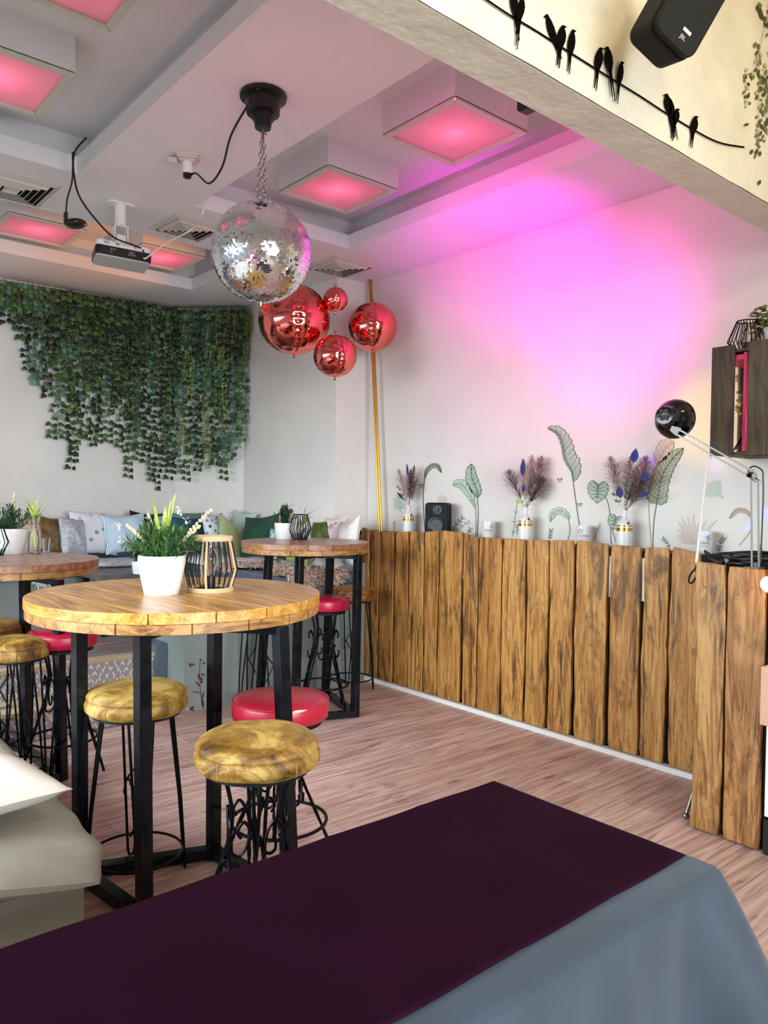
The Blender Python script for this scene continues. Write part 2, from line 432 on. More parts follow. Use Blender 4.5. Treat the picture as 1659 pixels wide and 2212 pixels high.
b.box(XL, 3.27, 5.10, 5.14, ZC + LIP, ZT); b.box(3.23, 3.27, 5.10, 6.58, ZC + LIP, ZT); b.box(XL, 3.27, 6.54, 6.58, ZC + LIP, ZT)
struct(b.build('ceiling', M_CEIL, smooth=False))
b = MB().box(XL, XR, YW0, YC0 + .16, 4.2, 4.3); struct(b.build('ceiling', M_CEIL, smooth=False))
b = MB()
def beamfn(u, v):
    x = XL + (XR - XL) * u
    return V((x, YC0 + .0012 * math.sin(x * 9) + .001 * math.sin(x * 23), 2.8 + 1.4 * v))
b.grid(lambda u, v: beamfn(u, v), 160, 2)
k = len(b.v)
b.box(XL, XR, YC0 + .008, YC0 + .165, 2.80, 4.2)
struct(b.build('trim_1', M_BEAM, smooth=False))

# ---- light boxes in the coffers
def panel_mat():
    t = NT('frosted_light_panel'); v = t.coords(); f = t.noise(v, 5, 5, .6)
    d = t.n('BsdfDiffuse', Color=t.ramp(f, [(0.3, 'c8b4be'), (0.7, 'dccdd2')])); tr = t.n('BsdfTranslucent', Color=lin('f2e4e6'))
    gl = t.n('BsdfGlossy', Color=lin('ffffff'), Roughness=0.08)
    m = t.n('MixShader', i0=0.55, i1=d.outputs[0], i2=tr.outputs[0]); m2 = t.n('MixShader', i0=0.05, i1=m.outputs[0], i2=gl.outputs[0])
    t.t.links.new(m2.outputs[0], t.out.inputs[0]); return t.m
M_PANEL = panel_mat()
def light_box(x0, x1, y0, y1, label, z0=3.42, e=3.0, fw=.035):
    cx, cy = (x0 + x1) / 2, (y0 + y1) / 2
    t = thing('ceiling_light_box', label, 'light', (cx, cy, z0)); w, d = (x1 - x0) / 2, (y1 - y0) / 2; h = ZT - z0
    b = MB(); th = .012
    for x_, y_, X_, Y_ in ((-w, -d, w, -d), (w, -d, w, d), (w, d, -w, d), (-w, d, -w, -d)):
        q_ = lambda x, y, k: (x - math.copysign(th * k, x), y - math.copysign(th * k, y), 0)
        b.prism([q_(x_, y_, 0), q_(X_, Y_, 0), q_(X_, Y_, 1), q_(x_, y_, 1)], (0, 0, h))
    b.build('casing', M_CEIL, t, smooth=False)
    b = MB(); g = .002
    for k in range(4):
        a = PI / 2 * k; R_ = Matrix.Rotation(a, 4, 'Z'); L, Wd = (w, d) if k % 2 == 0 else (d, w)
        b.M = R_
        b.prism([(-L + g, -Wd, -.012), (L - g, -Wd, -.012), (L - fw - g, -Wd + fw, -.012), (-L + fw + g, -Wd + fw, -.012)], (0, 0, .018))
    b.build('panel_frame', M_FRAME, t, smooth=False, bevel=.002)
    MB().box(-w + fw - .004, w - fw + .004, -d + fw - .004, d - fw + .004, 0.0, 0.003).build('diffuser', M_PANEL, t, smooth=False)
    for q, cc, rr, hh in ((e * .4, (1.0, 0.02, 0.06), .025, .32), (e * .55, (.95, .25, .55), .08, .8)):
        li = light('POINT', 'led_bulb', (0, 0, h * hh), cc, q, radius=rr); li.parent = t
    return t
light_box(2.64, 3.18, 2.64, 3.18, 'pink-lit ceiling light box in the right recess, nearest the beam', e=3.0)
light_box(2.64, 3.18, 3.67, 4.2, 'pink-lit ceiling light box between disco ball and magenta ceiling glow', e=3.0)
light_box(.66, 1.2, 3.66, 4.2, 'pink-lit ceiling light box at the left edge below the top corner one', e=3.0)
light_box(.66, 1.2, 2.68, 3.22, 'pink-lit ceiling light box cut off by the top edge of the photo', e=3.0)
light_box(1.44, 1.98, 5.76, 6.28, 'flat pink-lit ceiling light box in the rear recess above the ivy, left one', e=2.6)
light_box(2.40, 2.93, 5.76, 6.28, 'flat pink-lit ceiling light box behind the projector in the rear recess', e=2.6)
light_box(.3, .84, 5.5, 6.02, 'white side of a light box at the left edge beside the air vent', e=2.0)

# ---- air vents
def vent(cx, cy, w, rz, label):
    t = thing('air_vent', label, 'vent', (cx, cy, ZC - .001), rz, None)
    b = MB(); h = w / 2
    for k in range(4):
        b.M = Matrix.Rotation(PI / 2 * k, 4, 'Z')
        b.prism([(-h, -h, 0), (h, -h, 0), (h - .035, -h + .035, -.012), (-h + .035, -h + .035, -.012)], (0, 0, .0015))
    b.build('frame', M_FRAME, t, smooth=False)
    MB().box(-h + .03, h - .03, -h + .03, h - .03, -.0005, 0.0).build('dark_opening', M_BLACKM, t, smooth=False)
    b = MB()
    for i in range(4):
        o = h - .05 - i * .034; n_ = o - .019
        for k in range(4):
            b.M = Matrix.Rotation(PI / 2 * k, 4, 'Z')
            b.prism([(-o, -o, -.004), (o, -o, -.004), (n_, -n_, -.024), (-n_, -n_, -.024)], (0, 0, .0015))
    b.M = None; c = h - .05 - 4 * .034
    b.add([(-c, -c, -.022), (c, -c, -.022), (c, c, -.022), (-c, c, -.022), (0, 0, -.004)], [(0, 1, 4), (1, 2, 4), (2, 3, 4), (3, 0, 4)])
    b.build('louvres', M_FRAME, t, smooth=False, solid=.002)
    return t
vent(3.69, 4.96, .44, 0.0, 'square white air vent above the red balloons')
vent(2.39, 4.96, .40, 0.06, 'square white air vent between projector and disco ball')
vent(1.27, 5.02, .46, 0.0, 'square white air vent at the left edge under the pink light box')

# ---- projector on its ceiling mount
def rounded(w, d, r, n=5):
    out = []
    for cx_, cy_, a in ((w - r, d - r, 0), (-w + r, d - r, PI / 2), (-w + r, -d + r, PI), (w - r, -d + r, 1.5 * PI)):
        for i in range(n + 1): out.append((cx_ + r * math.cos(a + PI / 2 * i / n), cy_ + r * math.sin(a + PI / 2 * i / n)))
    return out
pm = at(260, 440, z=ZC)
pj = thing('projector', 'black and white video projector hanging from a white ceiling mount', 'projector', (pm.x, pm.y, ZC))
b = MB(); b.prism([(x, y, -.012) for x, y in rounded(.09, .045, .035)], (0, 0, .012)); b.build('mount_plate', M_WHITE, pj, bevel=.003)
b = MB(); b.lathe([(.034, -.14), (.034, -.012)], seg=24); b.build('mount_pole', M_WHITE, pj)
b = MB(); b.box(-.045, -.037, -.025, .025, -.235, -.14); b.box(.037, .045, -.025, .025, -.235, -.14); b.box(-.045, .045, -.03, .03, -.15, -.142)
b.box(-.03, .03, -.022, .022, -.275, -.20); b.build('mount_bracket', M_WHITE, pj, bevel=.002)
b = MB(); b.tube([(-.05, 0, -.215), (.055, 0, -.215)], .007); b.build('bracket_bolt', M_CHROME, pj)
PR = Matrix.Translation((.02, .02, -.275)) @ Matrix.Rotation(math.radians(-14), 4, 'Z') @ Matrix.Rotation(math.radians(3), 4, 'Y')
b = MB(); b.M = PR; b.prism([(x, y, -.035) for x, y in rounded(.165, .125, .03)], (0, 0, .037)); b.build('top_case', M_WHITE, pj, bevel=.006)
b = MB(); b.M = PR; b.prism([(x, y, -.088) for x, y in rounded(.168, .128, .03)], (0, 0, .055)); b.build('black_band', M_BLACK, pj, bevel=.004)
b = MB(); b.M = PR; b.prism([(x, y, -.098) for x, y in rounded(.163, .123, .03)], (0, 0, .011)); b.build('underside', mat('pale_grey_plastic', 'b9bcbb', .45), pj, bevel=.004)
b = MB(); b.M = PR
for x in (-.12, -.112, -.104, -.096, -.05, -.043, -.036, .06, .067): b.box(x, x + .003, -.1265, -.124, -.022, -.008)
b.build('cooling_slots', M_BLACKM, pj, smooth=False)
for (x, z, r_, m_) in ((-.075, -.052, .006, M_GOLD), (-.058, -.052, .006, M_GOLD), (-.075, -.068, .006, mat('copper_jack', 'b06a50', .3, 1.0)), (.03, -.068, .006, M_CHROME), (.047, -.068, .006, M_CHROME), (.064, -.068, .006, M_GOLD)):
    b = MB(); b.M = PR; b.tube([(x, -.134, z), (x, -.127, z)], r_, 12); b.build('socket', m_, pj)
b = MB(); b.M = PR; b.box(.03, .06, -.1295, -.128, -.056, -.047); b.build('port_plate', M_CHROME, pj, smooth=False)
b = MB(); b.M = PR; b.tube([(-.13, -.09, .0), (-.13, -.09, .014)], .008); b.build('foot_knob', M_WHITE, pj)
PWORLD = lambda p: V((pm.x, pm.y, ZC)) + PR @ V(p)
# black power cable from the coffer edge to the projector, and the black plug that dangles
k0 = at(186, 298, z=3.45); k1 = at(161, 330, z=ZC + .02); k2 = at(160, 378, z=ZC - .04)
mids = [at(a, b_, y=k2.y + (pm.y - k2.y) * t_ - .1) for a, b_, t_ in ((172, 425, .1), (205, 472, .35), (245, 512, .6), (290, 530, .85))]
tag(MB().tube(bez([k0, k1, k2] + mids + [PWORLD((.10, -.12, -.01)), PWORLD((.115, -.13, -.03))], 8), .0055).build('power_cable', M_CABLE), 'black power cable looping from the ceiling recess down to the projector', 'cable')
dk = thing('dangling_plug_adapter', 'black oval plug hanging by its wire from the ceiling recess corner', 'plug', at(163, 483, y=k2.y))
dl = dk.location
b = MB(); b.M = Matrix.Rotation(-.15, 4, 'Y'); b.ball((0, 0, 0), .06, 20, 12, .45); b.build('body', M_BLACK, dk)
b = MB(); b.box(-.062, -.045, -.012, .012, -.015, .05); b.build('cord_grip', M_BLACK, dk, bevel=.002)
b = MB(); b.ball((.042, -.035, -.004), .012, 12, 8); b.build('contact', mat('brass_contact', '9a6a40', .3, 1.0), dk)
b = MB(); b.tube(bez([V((-.052, 0, .045)), V((-.045, 0, .13)), k2 - dl + V((-.01, 0, -.03)), k1 - dl + V((-.01, 0, .0))], 6), .0045); b.build('wire', M_CABLE, dk)
va = at(160, 345, z=ZC - .001); vb = at(92, 450, z=ZC - .02)
tag(MB().tube(bez([va, at(150, 385, z=ZC - .03), at(122, 440, z=ZC - .04), at(100, 452, z=ZC - .03), vb], 8), .003).build('thin_white_cable', M_WCABLE), 'thin white cable curling under the left air vent', 'cable')
wa = at(441, 432, z=ZC + .03)
tag(MB().tube(bez([wa, at(436, 465, y=wa.y - .03), at(415, 495, y=4.8), at(360, 525, y=4.72), PWORLD((.135, -.15, -.068)), PWORLD((.12, -.13, -.07))], 8), .005).build('video_cable', M_WCABLE), 'white cable from the recess edge into the side of the projector', 'cable')

# ---- ceiling socket and disco ball
ck = at(405, 335, z=ZC)
so = thing('ceiling_socket', 'white ceiling socket with a black plug hanging from it', 'socket', (ck.x, ck.y, ZC), -.5)
b = MB()
for i, (w_, z_) in enumerate(((.062, 0), (.052, -.012), (.042, -.026))): b.box(-w_, w_, -w_ * .8, w_ * .8, z_ - .014, z_)
b.build('socket_base', M_FRAME, so, bevel=.003)
b = MB(); b.lathe([(.026, -.1), (.028, -.04)], seg=20); b.build('outlet', M_WHITE, so)
b = MB(); b.lathe([(.012, -.125), (.022, -.12), (.024, -.1), (.02, -.09)], seg=20); b.build('plug', M_BLACK, so)
b = MB(); b.tube([(-.1, .03, -.02), (-.05, .01, -.03)], .018, 10); b.build('clamp', mat('clear_strap', 'cfd2d0', .2), so)
mo = at(567, 200, z=ZC); MX, MY = mo.x, mo.y + .01
bc = at(565, 545, y=MY); BR = .227; BX = bc.x; BZ = bc.z
dm = thing('disco_ball_motor', 'round black motor on the ceiling above the disco ball', 'motor', (BX, MY, ZC))
b = MB(); b.lathe([(.001, -.155), (.036, -.155), (.042, -.12), (.05, -.115), (.052, -.095), (.075, -.09), (.08, -.03), (.105, -.022), (.107, -.008), (.1, 0)], seg=40); b.build('housing', M_BLACK, dm)
b = MB(); b.tube([(0, 0, -.2), (0, 0, -.15)], .006); b.tube([(-.015, 0, -.175), (.02, 0, -.175)], .004); b.build('spindle', M_CHROME, dm)
for a in (.6, 2.2, 3.9, 5.4):
    b = MB(); b.ball((.094 * math.cos(a), .094 * math.sin(a), -.022), .005, 8, 6); b.build('screw', M_CHROME, dm)
db = thing('disco_ball', 'large mirrored disco ball hanging on chains from a black motor', 'disco ball', (BX, MY, BZ))
M_TILE = NT('mirror_tile'); M_TILE.set(Base_Color=lin('eef1f4'), Metallic=1.0, Roughness=0.1); M_TILE = M_TILE.m
b = MB(); b.ball((0, 0, 0), BR - .002, 64, 40); b.build('core', mat('ball_grout', '8a8a88', .7), db)
b = MB(); rnd = random.Random(3); nr = 74
for i in range(nr):
    th = PI * (i + .5) / nr; rr = BR * math.sin(th); z = BR * math.cos(th); n = max(3, int(2 * PI * rr / .0096))
    ph0 = rnd.random()
    for k in range(n):
        a = 2 * PI * (k + ph0) / n; c = V((math.sin(th) * math.cos(a), math.sin(th) * math.sin(a), math.cos(th)))
        u = V((-math.sin(a), math.cos(a), 0)); w = c.cross(u)
        nn = (c + u * rnd.gauss(0, .05) + w * rnd.gauss(0, .05)).normalized(); u = (u - nn * u.dot(nn)).normalized(); w = nn.cross(u)
        h = .0043; C0 = c * BR
        b.add([C0 - u * h + w * h, C0 + u * h + w * h, C0 + u * h - w * h, C0 - u * h - w * h], [(3, 2, 1, 0)])
b.build('mirror_tiles', M_TILE, db, smooth=False)
b = MB()
for dx in (-.02, .012, .03): b.tube(arc((dx, 0, BR + .012), .011, 0, 2 * PI, 14, V((1, 0, 0)), V((0, 0, 1)))[:-1], .0028, 6, closed=True)
b.build('hanging_eye', M_CHROME, db); b = MB(); b.lathe([(.004, -BR - .02), (.008, -BR)], seg=12); b.build('bottom_stud', M_CHROME, db)
for s_, nm in ((-1, 'left'), (1, 'right')):
    top = V((.004 * s_, 0, ZC - .19 - BZ)); bot = V((-.02 if s_ < 0 else .014, 0, BR + .024)); n = 11; b = MB()
    dd = (top - bot) / n
    for i in range(n):
        c = bot + dd * (i + .5); L = dd.length * .56; w_ = .0095; ax = V((1, 0, 0)) if i % 2 else V((.35, .93, 0)); az = dd.normalized()
        pts = [c + ax * w_ * math.cos(a) + az * ((L - w_) * (1 if math.sin(a) >= 0 else -1) + w_ * math.sin(a)) for a in [2 * PI * (q + .5) / 14 for q in range(14)]]
        b.tube(pts, .0022, 6, closed=True)
    b.build('chain', M_CHROME, db)
tag(MB().tube(bez([V((BX - .075, MY - .02, ZC - .06)), at(500, 290, y=3.25), at(480, 360, y=3.4), at(452, 396, y=3.6), at(425, 375, y=3.8), V((ck.x + .02, ck.y, ZC - .1)), V((ck.x, ck.y, ZC - .12))], 10), .0055).build('motor_cable', M_CABLE), 'black cable sagging between the disco ball motor and the ceiling socket', 'cable')

# ---- hooks in the ceiling along the right wall
for px, py, lb in ((1210, 477, 'tiny ceiling hook nearest the beam in the magenta glow'), (1040, 527, 'tiny ceiling hook in the middle of the magenta glow'), (930, 562, 'tiny ceiling hook nearest the red balloons')):
    p = at(px, py - 4, z=ZC)
    tag(MB().tube([p] + [p + V((0, 0, -.012))] + arc(p + V((0, -.009, -.022)), .009, PI / 2, -PI, 10, V((0, 1, 0)), V((0, 0, 1))), .0022, 6).build('ceiling_hook', M_FRAME), lb, 'hook')

# ---- foil balloons
M_FOIL = NT('rose_red_foil'); M_FOIL.set(Base_Color=lin('f07a70'), Metallic=1.0, Roughness=0.06); M_FOIL = M_FOIL.m
def balloon(c, r, top, label, ph=0.0):
    t = thing('foil_balloon', label, 'balloon', c, 0, 'mirror-finish red foil balloons in the corner')
    b = MB(); nth, nph = 96, 160
    def f(u, v):
        th = PI * v; a = 2 * PI * u; R_ = r; s_ = math.sin(th)
        for m in range(4):
            d = (a - ph - PI / 2 * m + PI) % (2 * PI) - PI
            g = math.exp(-(d / .10) ** 2)
            R_ -= r * g * (.022 + .016 * math.sin(th * 34 + m)) * min(1, s_ * 1.5)
            g2 = math.exp(-(d / .3) ** 2); R_ -= r * .006 * g2 * math.sin(th * 17 + m * 2) * s_
        z = R_ * math.cos(th) * .97
        return V((R_ * s_ * math.cos(a), R_ * s_ * math.sin(a), z))
    b.grid(f, nph, nth, closeu=True); b.build('foil_skin', M_FOIL, t, angle=60)
    b = MB()
    for z, d in ((-r * .97, -1), (r * .97, 1)):
        b.lathe([(r * .06, z - d * .012), (.006, z + d * .004), (.004, z + d * .012), (.011, z + d * .024)], seg=12)
    b.build('knot', M_FOIL, t)
    b = MB(); b.tube([V((0, 0, r * .98)), V(top) - V(c)], .0014, 5); b.build('string', mat('pale_string', 'c8a0a0', .6), t)
    return t
h1 = at(721, 553, z=ZC - .012); h2 = at(804, 577, z=ZC - .01)
c = at(725, 647, y=h1.y + .01); balloon(c, .094, (h1.x, h1.y, ZC - .01), 'smallest red mirror foil balloon, directly under the air vent', 2.6)
c = at(724, 769, y=h1.y - .05); balloon(c, .164, (h1.x + .005, h1.y - .03, ZC - .012), 'lowest red foil balloon of the cluster, hanging on a long string', 1.2)
c = at(805, 706, y=h2.y); c.x = min(c.x, XR - .215); balloon(c, .198, (h2.x, h2.y, ZC - .01), 'rightmost red foil balloon, in front of the gold pole', .9)
c = at(636, 691, y=5.02); balloon(c, .277, (c.x + .02, c.y, ZC - .001), 'largest red foil balloon, half behind the disco ball', 1.1)

# ---- gold pole in the corner
p0, p1 = at(800, 616, x=4.10), at(822, 1143, x=4.10)
t = thing('gold_pole', 'thin gold double pole leaning in the room corner behind the balloons', 'pole', (p1.x, p1.y, 1.2))
o_ = V((p1.x, p1.y, 1.2)); p0.z = ZC
for dx in (-.0095, .0095):
    b = MB(); b.tube([p0 + V((dx * .77, -dx * .65, 0)) - o_, V((dx * .77, -dx * .65, .0))], .0085, 12); b.build('tube', M_BRASS, t)

# ---- birds on a wire painted on the beam
M_INK = mat('black_decal', '0a0606', .95)
M_INK.node_tree.nodes['Principled BSDF'].inputs['Specular IOR Level'].default_value = .05
def onb(px, py, off=.006): return at(px, py, y=YC0 - off)
wire = [(1040, -8), (1052, 0), (1100, 32), (1160, 68), (1240, 119), (1310, 163), (1380, 206), (1440, 245), (1500, 281), (1535, 300), (1565, 311), (1608, 318)]
b = MB(); pts = bez([onb(a, c_) for a, c_ in wire], 5)
for i in range(len(pts) - 1):
    d = (pts[i + 1] - pts[i]).normalized(); n = V((-d.z, 0, d.x)) * .0032
    b.add([pts[i] + n, pts[i] - n, pts[i + 1] - n, pts[i + 1] + n], [(0, 1, 2, 3)])
tag(b.build('wire_decal', M_INK, smooth=False, solid=.001), 'long curved black wire painted on the beam under the birds', 'wall decal')
birds = [(1108, -30, 32, 88, 8, -1), (1129, -8, 40, 107, 8, 1), (1181, 30, 95, 128, 8, -1), (1216, 54, 104, 147, 10, 1), (1238, 63, 118, 160, 8, 1),
         (1297, 102, 150, 196, 9, 1), (1312, 100, 152, 218, 9, -1), (1343, 132, 182, 225, 7, 1), (1440, 202, 242, 298, 8, -1), (1448, 213, 250, 302, 6, -1), (1463, 234, 268, 304, 8, 1), (1503, 250, 288, 320, 8, 1)]
where = ['cut off at the top edge', 'beside the one cut off at the top', 'leaning left, first of the group of three', 'plump middle one of the group of three', 'third one of the group of three', 'left one of the touching pair', 'right one of the touching pair with a long tail', 'alone just right of the touching pair', 'tallest of the far cluster', 'slim one behind that cluster', 'right one of the far cluster', 'last one alone near the wire end']
for (px, ty, by, tl, w, s_), wl in zip(birds, where):
    lean = -14 if wl.startswith('leaning') else 0
    def q(u, v): return onb(px + u * w - s_ * (v * 6 if lean == 0 else v * 20), ty + (by - ty) * v, .007)
    L = [(.0, 0), (.35, .02), (.55, .08), (.45, .16), (.75, .28), (1.0, .5), (.95, .72), (.6, .95), (.25, 1.15)]
    R2 = [(-.25, 1.15), (-.55, .95), (-.9, .7), (-.95, .45), (-.7, .22), (-.4, .1), (-.3, .03)]
    b = MB(); b.poly([q(a * s_, v) for a, v in L + R2], flip=s_ > 0)
    bk = [q(.5 * s_, .04), q(1.0 * s_, .09), q(.5 * s_, .13)]; b.poly(bk)
    tlv = (tl - ty) / (by - ty)
    for d_, ll in ((.28, 1.0), (-.18, .86)):
        b.poly([q(d_ * .6 + .22, 1.0), q(d_ * .6 - .22, 1.0), q(d_ * 1.2 - .08, 1.0 + (tlv - 1) * ll), q(d_ * 1.2 + .08, 1.0 + (tlv - 1) * ll)])
    tag(b.build('bird_decal', M_INK, smooth=False, solid=.001), 'black painted bird on the wire, ' + wl, 'wall decal', 'painted birds on the beam')
# ---- painted vine at the right end of the beam
M_VG = [mat('painted_leaf_' + n_, c_, .7) for n_, c_ in (('olive', '6d7440'), ('pale', 'b9b47c'), ('deep', '3c3f1c'))]
b = MB(); rnd = random.Random(5)
def dleaf(px, py, L, w, a, m):
    dx, dy = math.cos(a), math.sin(a); b.cur = m
    b.poly([onb(px + dx * L * t_ - dy * w * s_, py + dy * L * t_ + dx * w * s_, .006 + rnd.random() * .0008) for t_, s_ in ((0, 0), (.3, .8), (.6, 1), (1, 0), (.6, -1), (.3, -.8))])
VB = MB()
for (x0, y0, x1, y1, n, sp) in ((1632, 88, 1645, 130, 7, 8), (1608, 150, 1616, 225, 12, 9), (1640, 120, 1655, 200, 14, 12), (1640, 190, 1640, 330, 26, 7), (1655, 150, 1656, 300, 22, 6), (1625, 155, 1650, 165, 8, 8), (1668, 0, 1675, 330, 40, 12)):
    for i in range(n):
        t_ = i / max(1, n - 1); dleaf(x0 + (x1 - x0) * t_ + rnd.uniform(-sp, sp), y0 + (y1 - y0) * t_ + rnd.uniform(-4, 4), rnd.uniform(8, 17), rnd.uniform(2, 4), rnd.uniform(.9, 2.2), rnd.choice((0, 0, 1, 2)))
b.cur = 2
for st_ in ([(1672, -20), (1645, 90), (1640, 150), (1640, 330)], [(1645, 120), (1625, 158), (1612, 165), (1610, 228)], [(1645, 150), (1656, 170), (1656, 300)], [(1672, -20), (1672, 330)], [(1640, 190), (1660, 200), (1672, 210)]):
    sp = bez([onb(x, y, .0062) for x, y in st_], 6)
    for u, v in zip(sp, sp[1:]):
        d = (v - u).normalized(); n = V((-d.z, 0, d.x)) * .0011; b.poly([u + n, u - n, v - n, v + n])
tag(b.build('vine_decal', M_VG, smooth=False), 'painted olive green hanging vine at the right end of the beam', 'wall decal')
b = MB()
for i in range(10): dleaf(1636 + i * 3 + rnd.uniform(-6, 6), 4 + i * 6, 15, 4, rnd.uniform(.9, 2), rnd.choice((0, 1, 2)))
tag(b.build('vine_decal', M_VG, smooth=False), 'painted olive leaves at the top right corner, above the longer vine', 'wall decal')

for x_, y_, l_ in ((1619, 267, 'upper'), (1626, 322, 'middle'), (1643, 388, 'lowest')):
    b = MB(); dleaf(x_, y_, 13, 3, 1.9 if l_ != 'upper' else 2.8, 2); b.cur = 0; b.mi = [0] * len(b.mi)
    tag(b.build('leaf_decal', M_VG[2], smooth=False, solid=.0008), l_ + ' single painted falling leaf left of the painted vine', 'wall decal')
# ---- black loudspeaker on the beam
spc = at(1462, 18, y=1.27)
t = thing('wall_speaker', 'black loudspeaker mounted on the cream beam above the painted birds', 'speaker', spc)
SR = Euler((math.radians(16), math.radians(24), math.radians(-14)), 'XYZ').to_matrix().to_4x4()
b = MB(); b.M = SR; b.prism([(x, -.075, z) for x, z in rounded(.085, .15, .035)], (0, .12, 0)); b.build('cabinet', M_BLACKM, t, bevel=.012)
b = MB(); b.M = SR; b.prism([(x, -.098, z) for x, z in rounded(.083, .148, .033)], (0, .021, 0)); b.build('grille', mat('speaker_grille', '050504', .8, bump=(220, .4)), t, bevel=.004)
b = MB(); b.M = SR; b.box(-.012, .012, .045, .17, .05, .08); b.build('wall_bracket', M_FRAME, t)
b = MB(); b.M = SR; b.box(.005, .037, -.0995, -.098, -.098, -.088); b.build('sticker', M_WHITE, t, smooth=False)
def text_mesh(body, size, font_shear=0.0, name='lettering'):
    cu = bpy.data.curves.new('txt', 'FONT'); cu.body = body; cu.size = size; cu.shear = font_shear; cu.align_x = 'CENTER'; cu.align_y = 'CENTER'
    ob = bpy.data.objects.new('txt', cu); COL.objects.link(ob)
    dg = bpy.context.evaluated_depsgraph_get(); dg.update()
    me = bpy.data.meshes.new_from_object(ob.evaluated_get(dg)); bpy.data.objects.remove(ob); me.name = name
    return me
def put_text(body, size, M, m, parent, shear=0.0, wrap=None, name='lettering'):
    me = text_mesh(body, size, shear, name)
    for v in me.vertices:
        p = v.co.copy()
        if wrap: a = p.x / wrap; p = V((wrap * math.sin(a), -wrap * math.cos(a) + 0, p.y)); v.co = M @ p
        else: v.co = M @ p
    me.materials.clear(); me.materials.append(m)
    o = bpy.data.objects.new(name, me); COL.objects.link(o); o.parent = parent; return o
put_text('JBL', .018, SR @ Matrix.Translation((.018, -.0992, -.115)) @ Matrix.Rotation(PI / 2, 4, 'X'), M_FRAME, t)

# ---- small object at the coffer edge under the beam
p = at(1150, 236, y=1.75)
tag(MB().box(p.x - .03, p.x + .03, YC0 + .165, p.y + .05, p.z - .0, p.z + .05).build('black_clip_spotlight', M_BLACK, bevel=.01), 'small black fixture peeking out above the beam by the recess', 'spotlight')
# ================================================================= RIGHT WALL: plank fronts, shelf, decor
def interp(tab, t):
    for (a, u), (c, v) in zip(tab, tab[1:]):
        if t <= c: return u + (v - u) * (t - a) / max(1e-9, c - a)
    return tab[-1][1]
def make_planks(fence, X, bounds, tops, bot, m, seed, th=.028):
    rnd = random.Random(seed)
    for i, (ya, yb) in enumerate(bounds):          # ya > yb (going towards the camera)
        zt0, zt1 = tops[i]; n = 26
        pa, pb = rnd.random() * 9, rnd.random() * 9; am = rnd.uniform(.002, .006)
        b = MB(); L, R_ = [], []
        for k in range(n + 1):
            t_ = k / n; z0 = bot; za = z0 + (zt0 - z0) * t_; zb = z0 + (zt1 - z0) * t_
            wa = am * (math.sin(t_ * 5 + pa) + .5 * math.sin(t_ * 13 + pb) + .25 * math.sin(t_ * 31 + pa)); wb = am * (math.sin(t_ * 4 + pb) + .5 * math.sin(t_ * 11 + pa) + .2 * math.sin(t_ * 37 + pb))
            ca = .006 if k in (0, n) else 0
            L.append((ya + wa - ca - .004, za)); R_.append((yb + wb + ca + .004, zb))
        def ring(x): return [(x, y, z) for y, z in L] + [(x, y, z) for y, z in R_[::-1]]
        fr = ring(X - th); bk = ring(X); N = len(fr)
        vs = fr + bk; fs = []
        for k in range(n):
            fs.append((k, k + 1, N - 2 - k, N - 1 - k)); fs.append((N + k, N + N - 1 - k, N + N - 2 - k, N + k + 1))
        for k in range(N): fs.append((k, N + k, N + (k + 1) % N, (k + 1) % N))
        b.add(vs, fs); o = b.build('plank', m, fence, bevel=.004, angle=30)
        b = MB()
        for zz in (bot + .12, (zt0 + zt1) / 2 - .09):
            for f_ in (.3, .7): b.ball((X - th - .001, ya + (yb - ya) * f_ + rnd.uniform(-.01, .01), zz + rnd.uniform(-.03, .03)), .0042, 8, 6, 1)
        b.build('nail', M_CHROME, o)
XF = 3.96
pb = [(780, 799), (801, 819), (821, 851), (853.5, 882.5), (884, 916), (918, 947.5), (949, 998), (1001.5, 1033), (1034.5, 1084), (1086, 1136), (1138.5, 1185), (1188, 1239), (1244.5, 1313), (1319, 1386), (1389.5, 1445), (1449.5, 1512)]
pt = [(1139, 1145), (1147, 1148), (1148, 1149), (1150, 1148), (1147, 1150), (1149, 1146), (1145, 1151), (1152, 1161), (1161, 1163), (1163, 1166), (1166, 1167), (1167, 1168), (1167, 1176), (1177, 1182), (1183, 1184), (1182, 1196)]
bd, tp = [], []
for (a, c), (u, v) in zip(pb, pt):
    A_, B_ = at(a, u, x=XF - .028), at(c, v, x=XF - .028); bd.append((A_.y, B_.y)); tp.append((A_.z, B_.z))
fe = thing('plank_counter_front', 'long rustic oak plank front along the wall under the leaf decals', 'wood panelling', (0, 0, 0))
make_planks(fe, XF, bd, tp, .035, M_PLANK, 11)
XF2 = 3.36
fe2 = thing('plank_counter_front', 'nearer two-plank oak front at the right edge, carrying the desk lamp', 'wood panelling', (0, 0, 0))
q = [at(1503, 1213, x=XF2 - .03), at(1568, 1222, x=XF2 - .03), at(1571, 1223, x=XF2 - .03), at(1655, 1231, x=XF2 - .03)]
make_planks(fe2, XF2, [(q[0].y, q[1].y), (q[2].y, q[3].y)], [(q[0].z, q[1].z), (q[2].z, q[3].z)], .01, M_PLANK2, 23, .03)
YE = q[3].y
